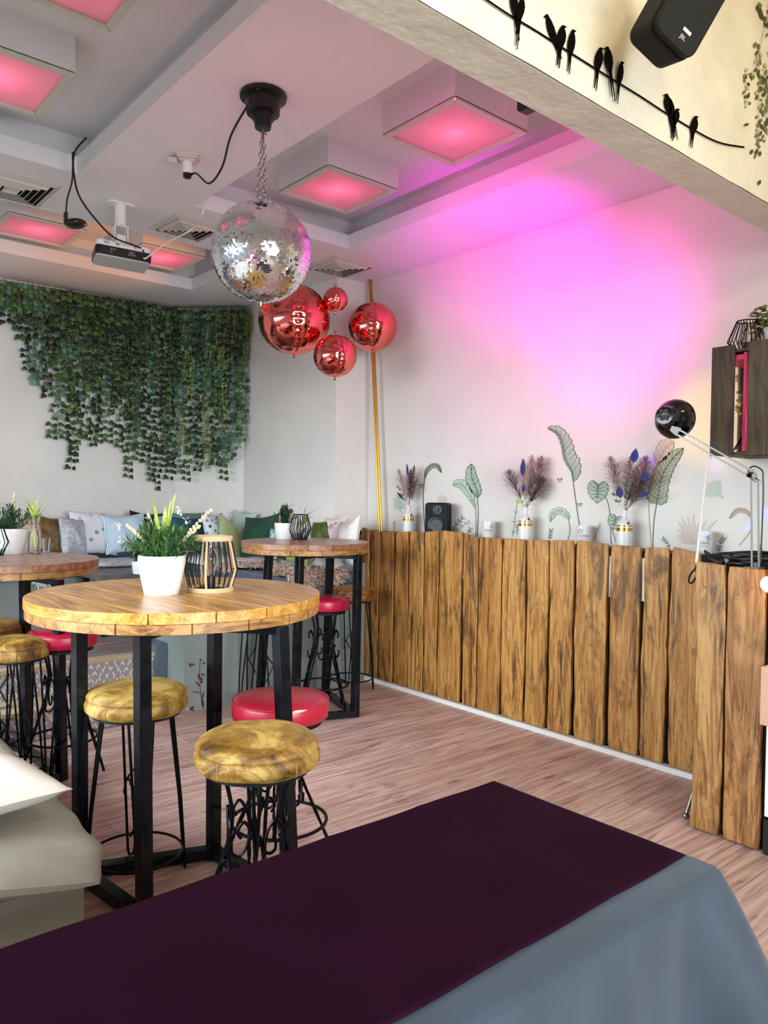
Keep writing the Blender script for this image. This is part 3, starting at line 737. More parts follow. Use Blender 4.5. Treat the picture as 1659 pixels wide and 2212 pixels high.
# carcass and shelf behind the planks
b = MB(); b.box(XF, XR, 2.02, 5.12, 1.175, 1.205); b.box(XF + .004, XF + .03, 2.02, 4.88, .04, 1.17); b.build('tmp', M_BLACKM)
o = bpy.data.objects['tmp']; o.name = 'counter_shelf'; tag(o, 'narrow dark shelf board behind the top of the long plank front', 'shelf')
for yy, wl in ((at(1316, 1200, x=XF).y, 'left of the wide arched-grain plank'), (at(1387.5, 1200, x=XF).y, 'right of the wide arched-grain plank'), (at(999.5, 1200, x=XF).y, 'below the small black speaker')):
    b = MB(); b.box(XF - .006, XF + .002, yy - .02, yy + .02, .92, 1.165)
    tag(b.build('white_backing_strip', M_WHITE, smooth=False), 'white strip showing through the plank gap ' + wl, 'backing')
b = MB(); b.prism([(XF - .045, 4.86, 0), (XF - .045, 2.0, 0), (XF - .045, 2.0, .03), (XF - .045, 4.86, .03)], (.05, 0, 0)); struct(b.build('baseboard_right', M_WHITE, smooth=False))
# the nearer counter: side, top and the things at its right edge
b = MB(); b.box(XF2 + .002, XR - .01, 1.0, 1.74, .05, 1.17); b.box(XF2, XR - .01, 1.0, 1.76, 1.17, 1.20)
tag(b.build('bar_counter', M_BLACKM, smooth=False), 'dark bar counter body behind the nearer two oak planks', 'counter')
b = MB(); b.box(XF2 - .02, XF2 + .001, 1.0, YE - .012, .16, 1.16); tag(b.build('white_counter_panel', M_WHITE, smooth=False, bevel=.003), 'white panel strip at the far right edge beside the oak planks', 'panel')
b = MB(); b.box(XF2 - .025, XF2 + .001, 1.0, YE - .012, 0, .15); tag(b.build('black_plinth', M_BLACK, smooth=False), 'black plinth at the right edge under the white panel strip', 'plinth')
w0, w1 = at(1643, 1440, x=XF2 - .12), at(1643, 1566, x=XF2 - .12)
b = MB(); b.box(XF2 - .12, XF2 - .02, 1.0, w0.y, w1.z, w0.z); o = b.build('wooden_box', M_PALEW, smooth=False, bevel=.004); tag(o, 'pale wooden box cut off by the right edge in front of the oak planks', 'box')
w2 = at(1662, 1262, x=XF2 - .06)
t = thing('globe_bulb', 'lit white globe bulb cut off by the right edge below the desk lamp', 'light bulb', w2)
M_BULB = NT('lit_bulb'); M_BULB.set(Base_Color=lin('fff4d8'), Emission_Color=lin('ffe9b8'), Emission_Strength=3.0); M_BULB = M_BULB.m
b = MB(); b.ball((0, 0, 0), .035, 24, 16); b.build('globe', M_BULB, t)
b = MB(); b.tube([(0, 0, .03), (0, 0, .06)], .013, 14); b.build('bulb_holder', M_GOLD, t)
li = light('POINT', 'bulb_light', (-.05, 0, 0), (1, .75, .3), 1.2, radius=.04); li.parent = t
# chrome stand leg at the foot of the nearer planks
c0, c1 = at(1481, 1762, z=.012), at(1497, 1688, x=3.47)
b = MB(); b.tube([c1 + V((.02, -.02, .05)), c0], .009, 12); b.ball(c0, .016, 14, 10); tag(b.build('chrome_stand_leg', M_CHROME), 'chrome rod leg standing beside the nearer oak planks', 'stand leg')

# ---- leaf decals on the wallpaper
def onw(px, py, off=.003): return at(px, py, x=XR - off)
GREEN = (mat('painted_leaf_fill', 'b4c4b0', .8), mat('painted_leaf_line', '4a6a55', .8), mat('painted_leaf_shade', '7f9f88', .8))
PALEG = (mat('painted_pale_fill', 'c9d3c4', .8), mat('painted_pale_line', '7f9a84', .8), mat('painted_pale_shade', 'a9bda6', .8))
SAGE = (mat('painted_sage_fill', 'b3baa2', .8), mat('painted_sage_line', '4f5a48', .8), mat('painted_sage_shade', '8a977d', .8))
BEIGE = (mat('painted_beige_fill', 'd5c8bd', .8), mat('painted_beige_line', 'b39c8c', .8), mat('painted_beige_shade', 'c5b2a3', .8))
def seg2(b, p, q, w0, w1, off):
    d = V((q[0] - p[0], q[1] - p[1])); L = d.length
    if L < 1e-6: return
    n = V((-d.y, d.x)) / L
    b.poly([onw(p[0] + n.x * w0, p[1] + n.y * w0, off), onw(p[0] - n.x * w0, p[1] - n.y * w0, off), onw(q[0] - n.x * w1, q[1] - n.y * w1, off), onw(q[0] + n.x * w1, q[1] + n.y * w1, off)])
def leaf_decal(rib, wl, wr, nv, pal, label, stem=None, scal=.06, line=.55):
    b = MB(); pts = [V((p.x, p.y)) for p in bez([(x, y, 0) for x, y in rib], 10)]; n = len(pts) - 1; seam = []
    for i, p in enumerate(pts):
        d = pts[min(i + 1, n)] - pts[max(i - 1, 0)]; d.normalize(); nn = V((-d.y, d.x)); t_ = i / n
        sc = 1 - scal * abs(math.sin(t_ * nv * PI)) ** 6 * 3
        seam.append((p, p + nn * interp(wl, t_) * sc, p - nn * interp(wr, t_) * sc, d))
    for i in range(n):
        a, c = seam[i], seam[i + 1]; b.cur = 0
        b.poly([onw(*a[0]), onw(*a[1]), onw(*c[1]), onw(*c[0])]); b.poly([onw(*a[0]), onw(*c[0]), onw(*c[2]), onw(*a[2])])
        b.cur = 1
        for s_ in (1, 2): seg2(b, a[s_], c[s_], line, line, .0042)
        seg2(b, a[0], c[0], line * 1.2, line * 1.2, .0042)
    for k in range(1, nv):
        i = int(n * k / nv)
        j = max(0, i - max(2, n // 9))
        for s_ in (1, 2):
            b.cur = 1; seg2(b, seam[i][0], seam[j][s_], line * .9, line * .5, .0044)
            i2 = min(n, i + 2); b.cur = 2; m_ = (seam[i2][0] + (seam[max(0, j + 2)][s_] - seam[i2][0]) * .75); seg2(b, seam[i2][0], m_, line * 2.4, line * .4, .0038)
    if stem:
        b.cur = 1; sp = bez([(x, y, 0) for x, y in stem], 8)
        for u, v in zip(sp, sp[1:]): seg2(b, (u.x, u.y), (v.x, v.y), .7, .7, .0036)
    return tag(b.build('leaf_decal', list(pal), smooth=False, solid=.0006), label, 'wall decal')
def heart_decal(x0, y0, x1, y1, w, nv, label, stem):
    # x0,y0 notch of the heart where the stalk meets it, x1,y1 its tip
    b = MB(); d = V((x1 - x0, y1 - y0)); L = d.length; d /= L; n = V((-d.y, d.x)); O_ = V((x0, y0))
    prof = [(0, 0), (-.12, .25), (-.2, .5), (-.12, .82), (.1, 1.0), (.35, .98), (.6, .78), (.82, .42), (1.0, 0)]
    for s_ in (-1, 1):
        pr = [O_ + d * L * p.x + n * s_ * w * p.y for p in bez([(a, c, 0) for a, c in prof], 5)]
        N = len(pr)
        for i, (u, v) in enumerate(zip(pr, pr[1:])):
            ax0 = O_ + d * L * (i / N * .95); ax1 = O_ + d * L * ((i + 1) / N * .95); b.cur = 0
            if i % max(1, N // nv) == 0 and 4 < i < N - 3: ax0 = ax0 + (u - ax0) * .1; u = u + (ax0 - u) * .3
            b.poly([onw(*ax0), onw(*u), onw(*v), onw(*ax1)]); b.cur = 1; seg2(b, u, v, .5, .5, .0042)
        for k in range(1, nv):
            q = pr[int(N * (k + .4) / (nv + .6))]; a_ = O_ + d * L * max(0, (k - 1) / nv * .8); b.cur = 1; seg2(b, a_, q, .5, .25, .0044); b.cur = 2; m_ = a_ + (q - a_) * .8; seg2(b, a_ + d * 1.5, m_ + d * 1.5, 1.5, .4, .0038)
    b.cur = 1; seg2(b, O_, O_ + d * L, .8, .4, .0045); sp = bez([(x, y, 0) for x, y in stem], 8)
    for u, v in zip(sp, sp[1:]): seg2(b, (u.x, u.y), (v.x, v.y), .7, .7, .0022)
    return tag(b.build('leaf_decal', list(GREEN), smooth=False), label, 'wall decal')
P0 = [(0, 0), (.15, .7), (.4, 1), (.7, .85), (1, 0)]
def W_(w, tab=P0): return [(t_, w * v) for t_, v in tab]
leaf_decal([(1183, 925), (1204, 935), (1216, 958), (1222, 990), (1236, 1018), (1238, 1040)], W_(5), W_(27, [(0, .1), (.15, .5), (.4, .75), (.7, 1), (.85, .6), (1, .05)]), 13, GREEN, 'tall curling banana leaf decal, topmost on the wall', [(1238, 1040), (1244, 1085), (1252, 1136)])
leaf_decal([(1018, 1002), (1019, 1030), (1030, 1060), (1031, 1075)], W_(15), W_(12), 9, GREEN, 'upright green leaf decal right of the small black speaker', [(1031, 1075), (1033, 1110), (1030, 1165)])
leaf_decal([(978, 1048), (995, 1046), (1012, 1065), (1027, 1098)], W_(9), W_(12), 9, PALEG, 'drooping pale leaf decal crossing behind the upright green one', [(1027, 1098), (1028, 1130), (1027, 1165)])
leaf_decal([(953, 1021), (945, 1006), (932, 1006), (921, 1018), (917, 1034)], W_(4), W_(6), 8, SAGE, 'hooked dark leaf decal above the small black speaker', [(917, 1034), (914, 1070), (915, 1110), (918, 1148)])
heart_decal(1292, 1047, 1289, 1087, 22, 7, 'round monstera leaf decal left of the rightmost feather vase', [(1306, 1070), (1316, 1100), (1320, 1176)])
heart_decal(1331, 1118, 1323, 1144, 16, 5, 'small monstera leaf decal touching the rightmost bottle', [(1322, 1144), (1327, 1160), (1332, 1176)])
leaf_decal([(1188, 1127), (1196, 1108), (1212, 1103), (1226, 1115), (1228, 1122)], W_(8), W_(7), 7, PALEG, 'small bowed leaf decal between middle vase and tall banana leaf', [(1228, 1122), (1231, 1145), (1226, 1168)])
leaf_decal([(1476, 968), (1450, 995), (1430, 1030), (1421, 1075), (1418, 1090)], W_(24, [(0, 0), (.15, .55), (.4, .9), (.8, 1), (1, .3)]), W_(22, [(0, 0), (.15, .5), (.4, .8), (.8, .95), (1, .3)]), 11, SAGE, 'large sage banana leaf decal below the desk lamp head', [(1418, 1090), (1412, 1130), (1410, 1184)])
leaf_decal([(1455, 955), (1440, 965), (1428, 985), (1420, 1005)], W_(20), W_(16), 6, BEIGE, 'faint beige leaf decal directly under the lamp head', [(1420, 1005), (1402, 1080), (1407, 1184)])
leaf_decal([(1576, 1120), (1592, 1102), (1612, 1104), (1624, 1120)], W_(6), W_(4), 12, BEIGE, 'beige feather-like arched decal by the lamp stand', [(1624, 1120), (1622, 1145), (1597, 1178)])
def fan_decal(cx_, cy_, rays, pal, label, w=1.6):
    b = MB()
    for i_, (a, L) in enumerate(rays):
        o1 = .002 + i_ * .00018; a = math.radians(a); d = (math.cos(a), -math.sin(a)); e = (cx_ + d[0] * L, cy_ + d[1] * L); m_ = (cx_ + d[0] * L * .6, cy_ + d[1] * L * .6)
        b.cur = 0; seg2(b, (cx_, cy_), m_, .3, w, o1); seg2(b, m_, e, w, .2, o1); b.cur = 1; seg2(b, (cx_, cy_), e, .2, .12, o1 + .0001)
    return tag(b.build('leaf_decal', list(pal), smooth=False), label, 'wall decal')
fan_decal(862, 1086, [(i * 360 / 26, 14 + 3 * (i % 3)) for i in range(26)], PALEG, 'round palm fan decal left of the leftmost feather vase', 1.0)
fan_decal(1556, 1070, [(92 + i * 9, 38 - abs(i - 5) * .8) for i in range(11)] + [(-55, 10)], PALEG, 'pale palm fan decal right of the hanging white cable', 3.2)
fan_decal(1496, 1176, [(60, 62), (75, 50), (88, 66), (100, 62), (112, 66), (122, 60), (45, 75), (135, 48), (150, 40), (165, 30), (30, 40), (12, 30)], BEIGE, 'large beige dried palm decal behind the rightmost candle jar', 4.2)
fan_decal(957, 1090, [(120, 24), (100, 24), (138, 20), (78, 20), (60, 18), (150, 14)], BEIGE, 'small beige palm decal peeking over the black speaker', 3)
def twig_decal(pts, nl, L, pal, label, w=1.5):
    b = MB(); sp = bez([(x, y, 0) for x, y in pts], 8)
    b.cur = 1
    for u, v in zip(sp, sp[1:]): seg2(b, (u.x, u.y), (v.x, v.y), .4, .4, .0035)
    for i in range(nl):
        p = sp[int((len(sp) - 1) * (i + .5) / nl)]; q_ = sp[min(len(sp) - 1, int((len(sp) - 1) * (i + .5) / nl) + 1)]
        a = math.atan2(q_.y - p.y, q_.x - p.x)
        for s_ in (-1, 1):
            aa = a + s_ * .7; e = (p.x + math.cos(aa) * L, p.y + math.sin(aa) * L); m_ = ((p.x + e[0]) / 2, (p.y + e[1]) / 2)
            b.cur = 2; seg2(b, (p.x, p.y), m_, .2, w, .003); seg2(b, m_, e, w, .1, .003)
    return tag(b.build('twig_decal', list(pal), smooth=False, solid=.0006), label, 'wall decal')
twig_decal([(979, 1150), (985, 1135), (1000, 1118)], 5, 10, GREEN, 'leafy twig decal right of the black speaker, the taller one')
twig_decal([(985, 1150), (1000, 1135), (1012, 1128)], 4, 8, PALEG, 'leafy twig decal right of the black speaker, the lower one')
twig_decal([(1012, 1152), (1016, 1142)], 2, 8, SAGE, 'tiny dark twig decal left of the leftmost candle jar')
twig_decal([(1187, 1166), (1190, 1145)], 4, 8, SAGE, 'small dark twig decal left of the bowed leaf')
twig_decal([(1107, 1158), (1112, 1120), (1119, 1078), (1122, 1068)], 6, 8, PALEG, 'tall thin twig decal left of the middle feather vase')
twig_decal([(1120, 1156), (1117, 1135)], 4, 7, SAGE, 'short dark twig decal left of the middle bottle')
twig_decal([(1284, 1165), (1290, 1145), (1297, 1132)], 5, 6, PALEG, 'faint grey twig decal right of the middle candle jar', .8)
twig_decal([(1446, 1184), (1440, 1172), (1432, 1164)], 4, 8, GREEN, 'green sprig decal on the plank top right of the large sage leaf')
twig_decal([(1553, 1192), (1556, 1175), (1563, 1162)], 5, 10, SAGE, 'dark leafy sprig decal right of the rightmost candle jar', 2)
twig_decal([(851, 1148), (851, 1128)], 4, 6, BEIGE, 'tiny beige sprig decal by the gold pole foot')
twig_decal([(1646, 1120 + 72), (1640, 1180)], 3, 7, PALEG, 'tiny sprig decal between the lamp stand bars')
for (px, py, s_, lb) in ((1209, 1038, 6, 'pale butterfly decal left of the tall banana leaf'), (1252, 1091, 5.5, 'pale butterfly decal right of the tall banana leaf stem'), (909, 1051, 6, 'dark butterfly decal beside the leftmost feathers')):
    b = MB()
    for sx, sy, k in ((-1, -.9, 1), (1, -1, 1), (-.75, .8, .8), (.75, .8, .8)):
        b.cur = 2 if k == 1 else 0
        b.poly([onw(px + u * s_, py + v * s_, .004) for u, v in ((0, 0), (sx * .4, sy), (sx, sy * .9), (sx * .9, sy * .2))])
    tag(b.build('butterfly_decal', list(GREEN), smooth=False, solid=.0006), lb, 'wall decal')

# ---- bottles with dried feathers
def plume(b, base, tip, width, seed, n=150, bend=(0, 0, 0), droop=.4, cols=(0,)):
    n = int(n * 1.9); width *= 1.25; rnd = random.Random(seed); base, tip = V(base), V(tip); mid = (base + tip) / 2 + V(bend)
    def c(t_): return base * (1 - t_) ** 2 + mid * 2 * t_ * (1 - t_) + tip * t_ ** 2
    b.cur = cols[0]; b.tube([c(i / 8) for i in range(9)], [.0016] * 8 + [.0005], 5)
    for i in range(n):
        t_ = .22 + .78 * (i / n) ** .9; p = c(t_); d = (c(min(1, t_ + .02)) - c(t_ - .02)).normalized()
        L = width * math.sin(PI * min(1, (t_ - .15) / .85 * .8 + .18)) * rnd.uniform(.6, 1.15)
        a, e, _ = frame(d); an = rnd.uniform(0, 2 * PI); o_ = a * math.cos(an) + e * math.sin(an)
        o_.x = abs(o_.x) * -.6 if (p.x + o_.x * L) > XR - .02 else o_.x
        q1 = p + d * L * .55 + o_ * L * .6; q2 = p + d * L * .95 + o_ * L * 1.05 - V((0, 0, droop * L * .3)); w = V((0, 0, 1)).cross(o_) * .0017 + d * .0005
        for q_ in (q1, q2): q_.x = min(q_.x, XR - .008)
        b.cur = rnd.choice(cols); b.add([p - w, p + w, q1 + w * .8, q1 - w * .8, q2], [(0, 1, 2, 3), (3, 2, 4)])
M_PL = [mat('plume_mauve', 'c9b0b2', .8), mat('plume_plum', '7d6878', .8), mat('plume_beige', 'e6d4c6', .8), mat('plume_dark', '3c3c4c', .8), mat('plume_navy', '1d2a6a', .7), mat('plume_rust', 'b08474', .8)]
M_CREM = mat('silver_green_leaf', '5b7058', .6)
def cyl_band(b, r, z0, z1, a0=0, a1=2 * PI, n=40):
    b.grid(lambda u, v: V((r * math.cos(a0 + (a1 - a0) * u), r * math.sin(a0 + (a1 - a0) * u), z0 + (z1 - z0) * v)), n, 2)
def bottle(px, py, s_, feathers, label, flabel, sticker='1c1420'):
    p = at(px, py, x=4.07); t = thing('white_bottle_vase', label, 'vase', (4.07, p.y, 1.206), 0)
    h = .225 * s_; r = .046 * s_
    prof = [(r * .93, 0), (r, .004), (r, h * .58), (r * .93, h * .66), (r * .62, h * .74), (r * .34, h * .79), (r * .30, h * .82), (r * .30, h * .93), (r * .42, h * .935), (r * .42, h * .985), (r * .36, h), (r * .26, h), (r * .24, h * .85)]
    b = MB(); b.lathe(prof, seg=40); b.build('bottle_body', M_CER, t)
    b = MB()
    cyl_band(b, r * 1.008, h * .455, h * .545); cyl_band(b, r * 1.008, h * .575, h * .61); cyl_band(b, r * 1.008, .002, .009)
    b.build('gold_bands', M_GOLD, t)
    aw = math.atan2(-p.y + 0, -4.07); b = MB()
    for k in (-3, -1, 1, 3): cyl_band(b, r * 1.013, h * .455, h * .61, aw + k * .16 - .03, aw + k * .16 + .03, 3)
    b.build('white_lines', M_CER, t)
    d = V((math.cos(aw + .5), math.sin(aw + .5), .35)).normalized(); b = MB(); cc = V((math.cos(aw + .5) * r * .93, math.sin(aw + .5) * r * .93, h * .655)); a_, e_, _ = frame(d)
    b.add([cc + d * .004 + a_ * .008 * math.cos(k * PI / 6) + e_ * .008 * math.sin(k * PI / 6) for k in range(12)], [tuple(range(12))]); b.build('round_seal', mat('seal_' + sticker, sticker, .4), t, smooth=False)
    fo = thing('dried_feather_bouquet', flabel, 'dried flowers', (4.07, p.y, 1.206)); b = MB(); W0 = V((4.07, p.y, 1.206))
    feathers(b, W0, h); 
    for i, q_ in enumerate(b.v): b.v[i] = tuple(V(q_) - W0)
    b.build('feathers', M_PL, fo, smooth=False)
    return t, fo, W0, h
def ovleaf(b, base, tip, w):
    base, tip = V(base), V(tip); d = tip - base; n = V((0, .65, .1)) if abs(d.z) > abs(d.y) else V((0, 0, 1)); n = (n - d.normalized() * n.dot(d.normalized())).normalized()
    k = 8; L = [base + d * i / k + n * w * math.sin(PI * (i / k) ** .9) for i in range(k + 1)]; R_ = [base + d * i / k - n * w * math.sin(PI * (i / k) ** .9) for i in range(k - 1, 0, -1)]
    b.poly(L + R_)
def wp(px, py, x=4.06): return at(px, py, x=x)
def f1(b, W0, h):
    n0 = W0 + V((0, 0, h * .95))
    plume(b, n0, wp(860, 1012), .05, 1, 150, cols=(0, 5, 0)); plume(b, n0, wp(880, 1003), .035, 2, 130, cols=(2, 2, 0)); plume(b, n0, wp(895, 1005, 4.09), .05, 3, 200, cols=(1, 5, 3))
    plume(b, n0, wp(887, 1015, 4.1), .05, 4, 240, cols=(3, 1, 3)); plume(b, n0, wp(870, 1025, 4.02), .035, 5, 110, cols=(0, 2)); plume(b, n0, wp(902, 1030, 4.1), .035, 14, 120, cols=(1, 5))
    b.cur = 4; ovleaf(b, wp(872, 1078), wp(857, 1063), .014); ovleaf(b, wp(882, 1030, 4.0), wp(878, 1000, 4.0), .012)
def f2(b, W0, h):
    n0 = W0 + V((0, 0, h * .95))
    plume(b, n0, wp(1098, 1016), .07, 6, 230, (0, .03, .03), cols=(1, 0, 3, 0)); plume(b, n0, wp(1128, 990, 4.02), .04, 7, 150, cols=(0, 2)); plume(b, n0, wp(1150, 982), .065, 8, 260, cols=(2, 0, 2)); plume(b, n0, wp(1170, 985, 4.1), .07, 9, 320, (0, -.02, .02), cols=(5, 0, 2, 1))
    plume(b, n0, wp(1172, 1030, 4.1), .07, 10, 280, (0, -.03, 0), cols=(3, 1, 5)); plume(b, n0, wp(1140, 1010, 4.0), .03, 20, 120, cols=(0, 2))
    b.cur = 4; ovleaf(b, wp(1128, 1030, 4.0), wp(1131, 990, 4.0), .022); ovleaf(b, wp(1130, 1065, 4.0), wp(1131, 1045, 4.0), .014)
def f3(b, W0, h):
    n0 = W0 + V((0, 0, h * .95))
    plume(b, n0, wp(1318, 985), .065, 11, 260, (0, .02, .02), cols=(0, 2, 1)); plume(b, n0, wp(1362, 985, 4.0), .05, 12, 240, cols=(2, 0, 1)); plume(b, n0, wp(1398, 985, 4.1), .075, 13, 320, (0, -.03, 0), cols=(5, 0, 5)); plume(b, n0, wp(1395, 1020, 4.1), .07, 15, 320, (0, -.03, 0), cols=(1, 5, 3))
    plume(b, n0, wp(1378, 1005, 4.1), .05, 16, 200, cols=(1, 3, 5)); plume(b, n0, wp(1385, 1055, 4.1), .035, 17, 100, (0, -.02, 0), cols=(2, 5))
    b.cur = 4; ovleaf(b, wp(1368, 1000, 4.0), wp(1374, 968, 4.0), .026); ovleaf(b, wp(1394, 1042, 4.0), wp(1393, 1016, 4.0), .024); ovleaf(b, wp(1342, 1076, 4.0), wp(1334, 1050, 4.0), .024); ovleaf(b, wp(1377, 1073, 4.0), wp(1406, 1062, 4.0), .014)
    b.cur = 3
    for a_, c_ in ((1370, 1040), (1360, 1060), (1395, 1055), (1350, 1050)): b.tube([n0, wp(a_, c_, 4.05)], .0012, 4)
B1 = bottle(882, 1146, .98, f1, 'white bottle vase with gold bands, leftmost of the three on the shelf', 'mauve and navy dried feathers in the leftmost white bottle', '14101c')
B2 = bottle(1134, 1160, 1.02, f2, 'white bottle vase with gold bands, middle one of the three', 'spreading pink and dark feather bouquet in the middle white bottle', '2a1830')
B3 = bottle(1348, 1174, 1.02, f3, 'white bottle vase with gold bands, rightmost of the three by the lamp', 'feather bouquet with bright blue leaves in the rightmost white bottle', '6a2a3c')
def sprig(fo, W0, pts, n, w, m, name='leaf_sprig', rr=.006):
    b = MB(); sp = bez([V(p) - W0 for p in pts], 6); b.tube(sp, .0012, 5); rnd = random.Random(int(w * 9999))
    for i in range(n):
        p = sp[int((len(sp) - 1) * (i + 1) / (n + 1))]
        for s_ in (-1, 1):
            d = V((-.3, s_ * .75, .45)).normalized(); ovleaf(b, p, p + d * w * 2, w * .6)
    b.build(name, m, fo, smooth=False)
sprig(B1[1], B1[2], [wp(878, 1088), wp(868, 1062), wp(856, 1048)], 4, .014, mat('olive_leaf', '5d6f22', .6))
sprig(B2[1], B2[2], [wp(1138, 1095), wp(1150, 1062, 4.03), wp(1160, 1045, 4.03)], 9, .008, M_CREM); sprig(B2[1], B2[2], [wp(1130, 1095), wp(1122, 1078)], 1, .018, mat('lime_leaf', '9fb03a', .6), 'lime_leaf')
sprig(B3[1], B3[2], [wp(1352, 1095), wp(1358, 1060, 4.0), wp(1366, 1030, 4.0)], 9, .008, M_CREM); sprig(B3[1], B3[2], [wp(1340, 1095), wp(1325, 1060)], 2, .014, mat('olive_leaf', '5d6f22', .6))

# ---- small black speaker on the shelf
p = at(945, 1146, x=4.05)
t = thing('bookshelf_speaker', 'small black loudspeaker on the shelf between feathers and plank top', 'speaker', (4.06, p.y, 1.206), -.42)
b = MB(); b.M = Matrix.Rotation(PI / 2, 4, 'Z') @ Matrix.Rotation(0, 4, 'X')
b.prism([(x, -.075, z + .125) for x, z in rounded(.088, .123, .025)], (0, .13, 0)); 
sb = b.build('cabinet', mat('speaker_cabinet', '0a0f16', .6, **{'Specular_IOR_Level': .25}), t, bevel=.008)
def spm(x, z): return V((.0755, x, z)) 
b = MB(); Ry = Matrix.Rotation(PI / 2, 4, 'Y')
for (cy_, cz_, r_) in ((-.0, .08, .062),): b.lathe([(r_, .0), (r_ * .97, .008), (r_ * .86, .009), (r_ * .84, .002), (r_ * .3, -.012), (r_ * .28, -.004), (.001, .002)], spm(cy_, cz_), 40, Ry)
b.build('woofer', M_BLACK, t)
b = MB(); b.lathe([(.032, .0), (.031, .006), (.024, .006), (.02, -.002), (.001, .004)], spm(.012, .195), 32, Ry); b.build('tweeter', M_BLACK, t)
b = MB(); b.lathe([(.018, .001), (.016, .002), (.015, -.004), (.001, -.01)], spm(-.052, .175), 24, Ry); b.build('bass_port', M_BLACKM, t)
b = MB(); b.lathe([(.034, .001), (.034, .0075), (.029, .0085), (.028, .003)], spm(.012, .195), 32, Ry, cap=False); b.build('tweeter_ring', mat('slate_ring', '3d4856', .4), t)
t.rotation_euler = (0, 0, math.radians(212))

# ---- candle jars with lettering
def candle(px, py, wpx, hpx, label, k):
    p = at(px, py, x=4.08); t = thing('candle_jar', label, 'candle jar', (4.08, p.y, 1.206))
    r = .042; h = .125
    b = MB(); b.lathe([(r * .97, 0), (r, .004), (r, h), (r * .93, h), (r * .92, h - .012), (.001, h - .013)], seg=40); b.build('jar', M_CER, t)
    aw = math.atan2(-p.y, -4.08) + PI / 2      # turn the print towards the room
    Rz = Matrix.Rotation(aw + k, 4, 'Z')
    put_text('Schön,', .026, Rz @ Matrix.Translation((0, 0, .062)), mat('grey_ink', '4a4d52', .7), t, .35, wrap=r + .0006)
    put_text('dass du da bist', .0085, Rz @ Matrix.Translation((0, 0, .043)), mat('grey_ink', '4a4d52', .7), t, 0, wrap=r + .0006)
    b = MB(); rnd = random.Random(int(px)); b.M = Rz
    for i in range(16):
        a_ = rnd.uniform(.3, .95) if px != 1260 else rnd.uniform(-1.0, -.2); z_ = h - .022 - rnd.random() * .028
        c_ = V(((r + .0007) * math.sin(a_), -(r + .0007) * math.cos(a_), z_)); u = V((math.cos(a_), math.sin(a_), 0)) * .0035; w_ = V((0, 0, .0045))
        b.add([c_ - u, c_ + w_, c_ + u, c_ - w_], [(0, 1, 2, 3)])
    b.build('printed_leaves', mat('printed_leaf', '7e958a', .7), t, smooth=False)
    return t
candle(1054, 1160, 26, 36, 'white candle jar with script lettering, leftmost, between speaker and middle vase', .05)
candle(1260, 1172, 32, 36, 'white candle jar with script lettering, middle one, beside the rightmost vase', .12)
candle(1521, 1190, 36, 44, 'white candle jar with script lettering, rightmost, behind the white cable', -.05)

# ---- desk lamp on the nearer counter
lx = 3.42; ly = at(1632, 1215, x=lx).y
t = thing('desk_lamp', 'desk lamp with glossy black shade and silver swing arms', 'lamp', (lx, ly, 1.2))
LO = V((lx, ly, 1.2))
elb = at(1630, 1028, x=lx); hj = at(1462, 932, x=3.32)
b = MB(); b.box(-.03, .03, -.025, .04, 0, .012); b.tube([(0, 0, 0), (0, 0, .03)], .012); b.build('clamp_base', M_CHROME, t, bevel=.002)
b = MB(); b.tube([(-.004, .03, .02), (-.004, .06, .02)], .008); b.build('clamp_screw', M_BLACK, t)
E_ = elb - LO; H_ = hj - LO; side = (H_ - E_).cross(V((0, 0, 1))).normalized()
u = (H_ - E_).normalized(); hz = V((u.x, u.y, 0)).normalized()
b = MB()
for k in (-1, 1): b.bar(V((0, 0, .01)) + hz * .014 * k, E_ + hz * .014 * k - V((0, 0, .015)), .0075, .0075, up=tuple(hz))
b.build('lower_arm', M_CHROME, t, smooth=False)
b = MB(); nn = side.cross(u).normalized()
for k in (-1, 1): b.bar(E_ + nn * .013 * k, H_ + nn * .012 * k, .0075, .0075, up=tuple(nn))
b.build('upper_arm', M_CHROME, t, smooth=False)
M_SILV = mat('silver_bracket', '8a8e86', .4, .5)
b = MB(); b.prism([E_ - hz * .03 * -1 + V((0, 0, .0)) - side * .006, E_ - hz * .028 - V((0, 0, .02)) - side * .006, E_ - V((0, 0, .03)) - side * .006 + hz * .0, E_ + hz * .03 + V((0, 0, .028)) - side * .006, E_ + V((0, 0, .03)) - side * .006], side * .012); b.build('elbow_bracket', M_SILV, t, bevel=.002)
b = MB(); b.tube([E_ - side * .012, E_ + side * .012], .011, 16); b.build('elbow_screw', M_CHROME, t)
b = MB(); b.prism([H_ + nn * .024 - side * .005 + u * -.01, H_ - nn * .02 - side * .005 - u * .01, H_ - nn * .012 - side * .005 + u * .03, H_ + nn * .012 - side * .005 + u * .034], side * .01); b.build('head_bracket', M_SILV, t, bevel=.002)
hc = at(1452, 903, x=3.36) - LO; cap = at(1424, 893, x=3.20) - LO
ax = (cap - hc).normalized(); a_, e_, _ = frame(ax); MM = Matrix((a_, e_, ax)).transposed()
b = MB(); b.lathe([(.094, -.045), (.0945, -.04), (.092, -.02), (.082, .005), (.062, .03), (.047, .042), (.045, .085), (.04, .1), (.001, .102)], hc, 48, MM)
b.lathe([(.001, .09), (.04, .03), (.08, .0), (.092, -.045)], hc, 48, MM); b.build('shade', mat('gloss_black', '050405', .12), t, angle=50)
b = MB(); b.lathe([(.022, .098), (.022, .112), (.014, .116), (.012, .108), (.001, .106)], hc, 24, MM)
for k in range(6):
    a2 = k * PI / 3; pp = hc + ax * .106 + (a_ * math.cos(a2) + e_ * math.sin(a2)) * .024; b.bar(pp - ax * .006, pp + ax * .006, .012, .006)
b.build('switch_cap', mat('dark_grey_plastic', '3a3e42', .35), t)
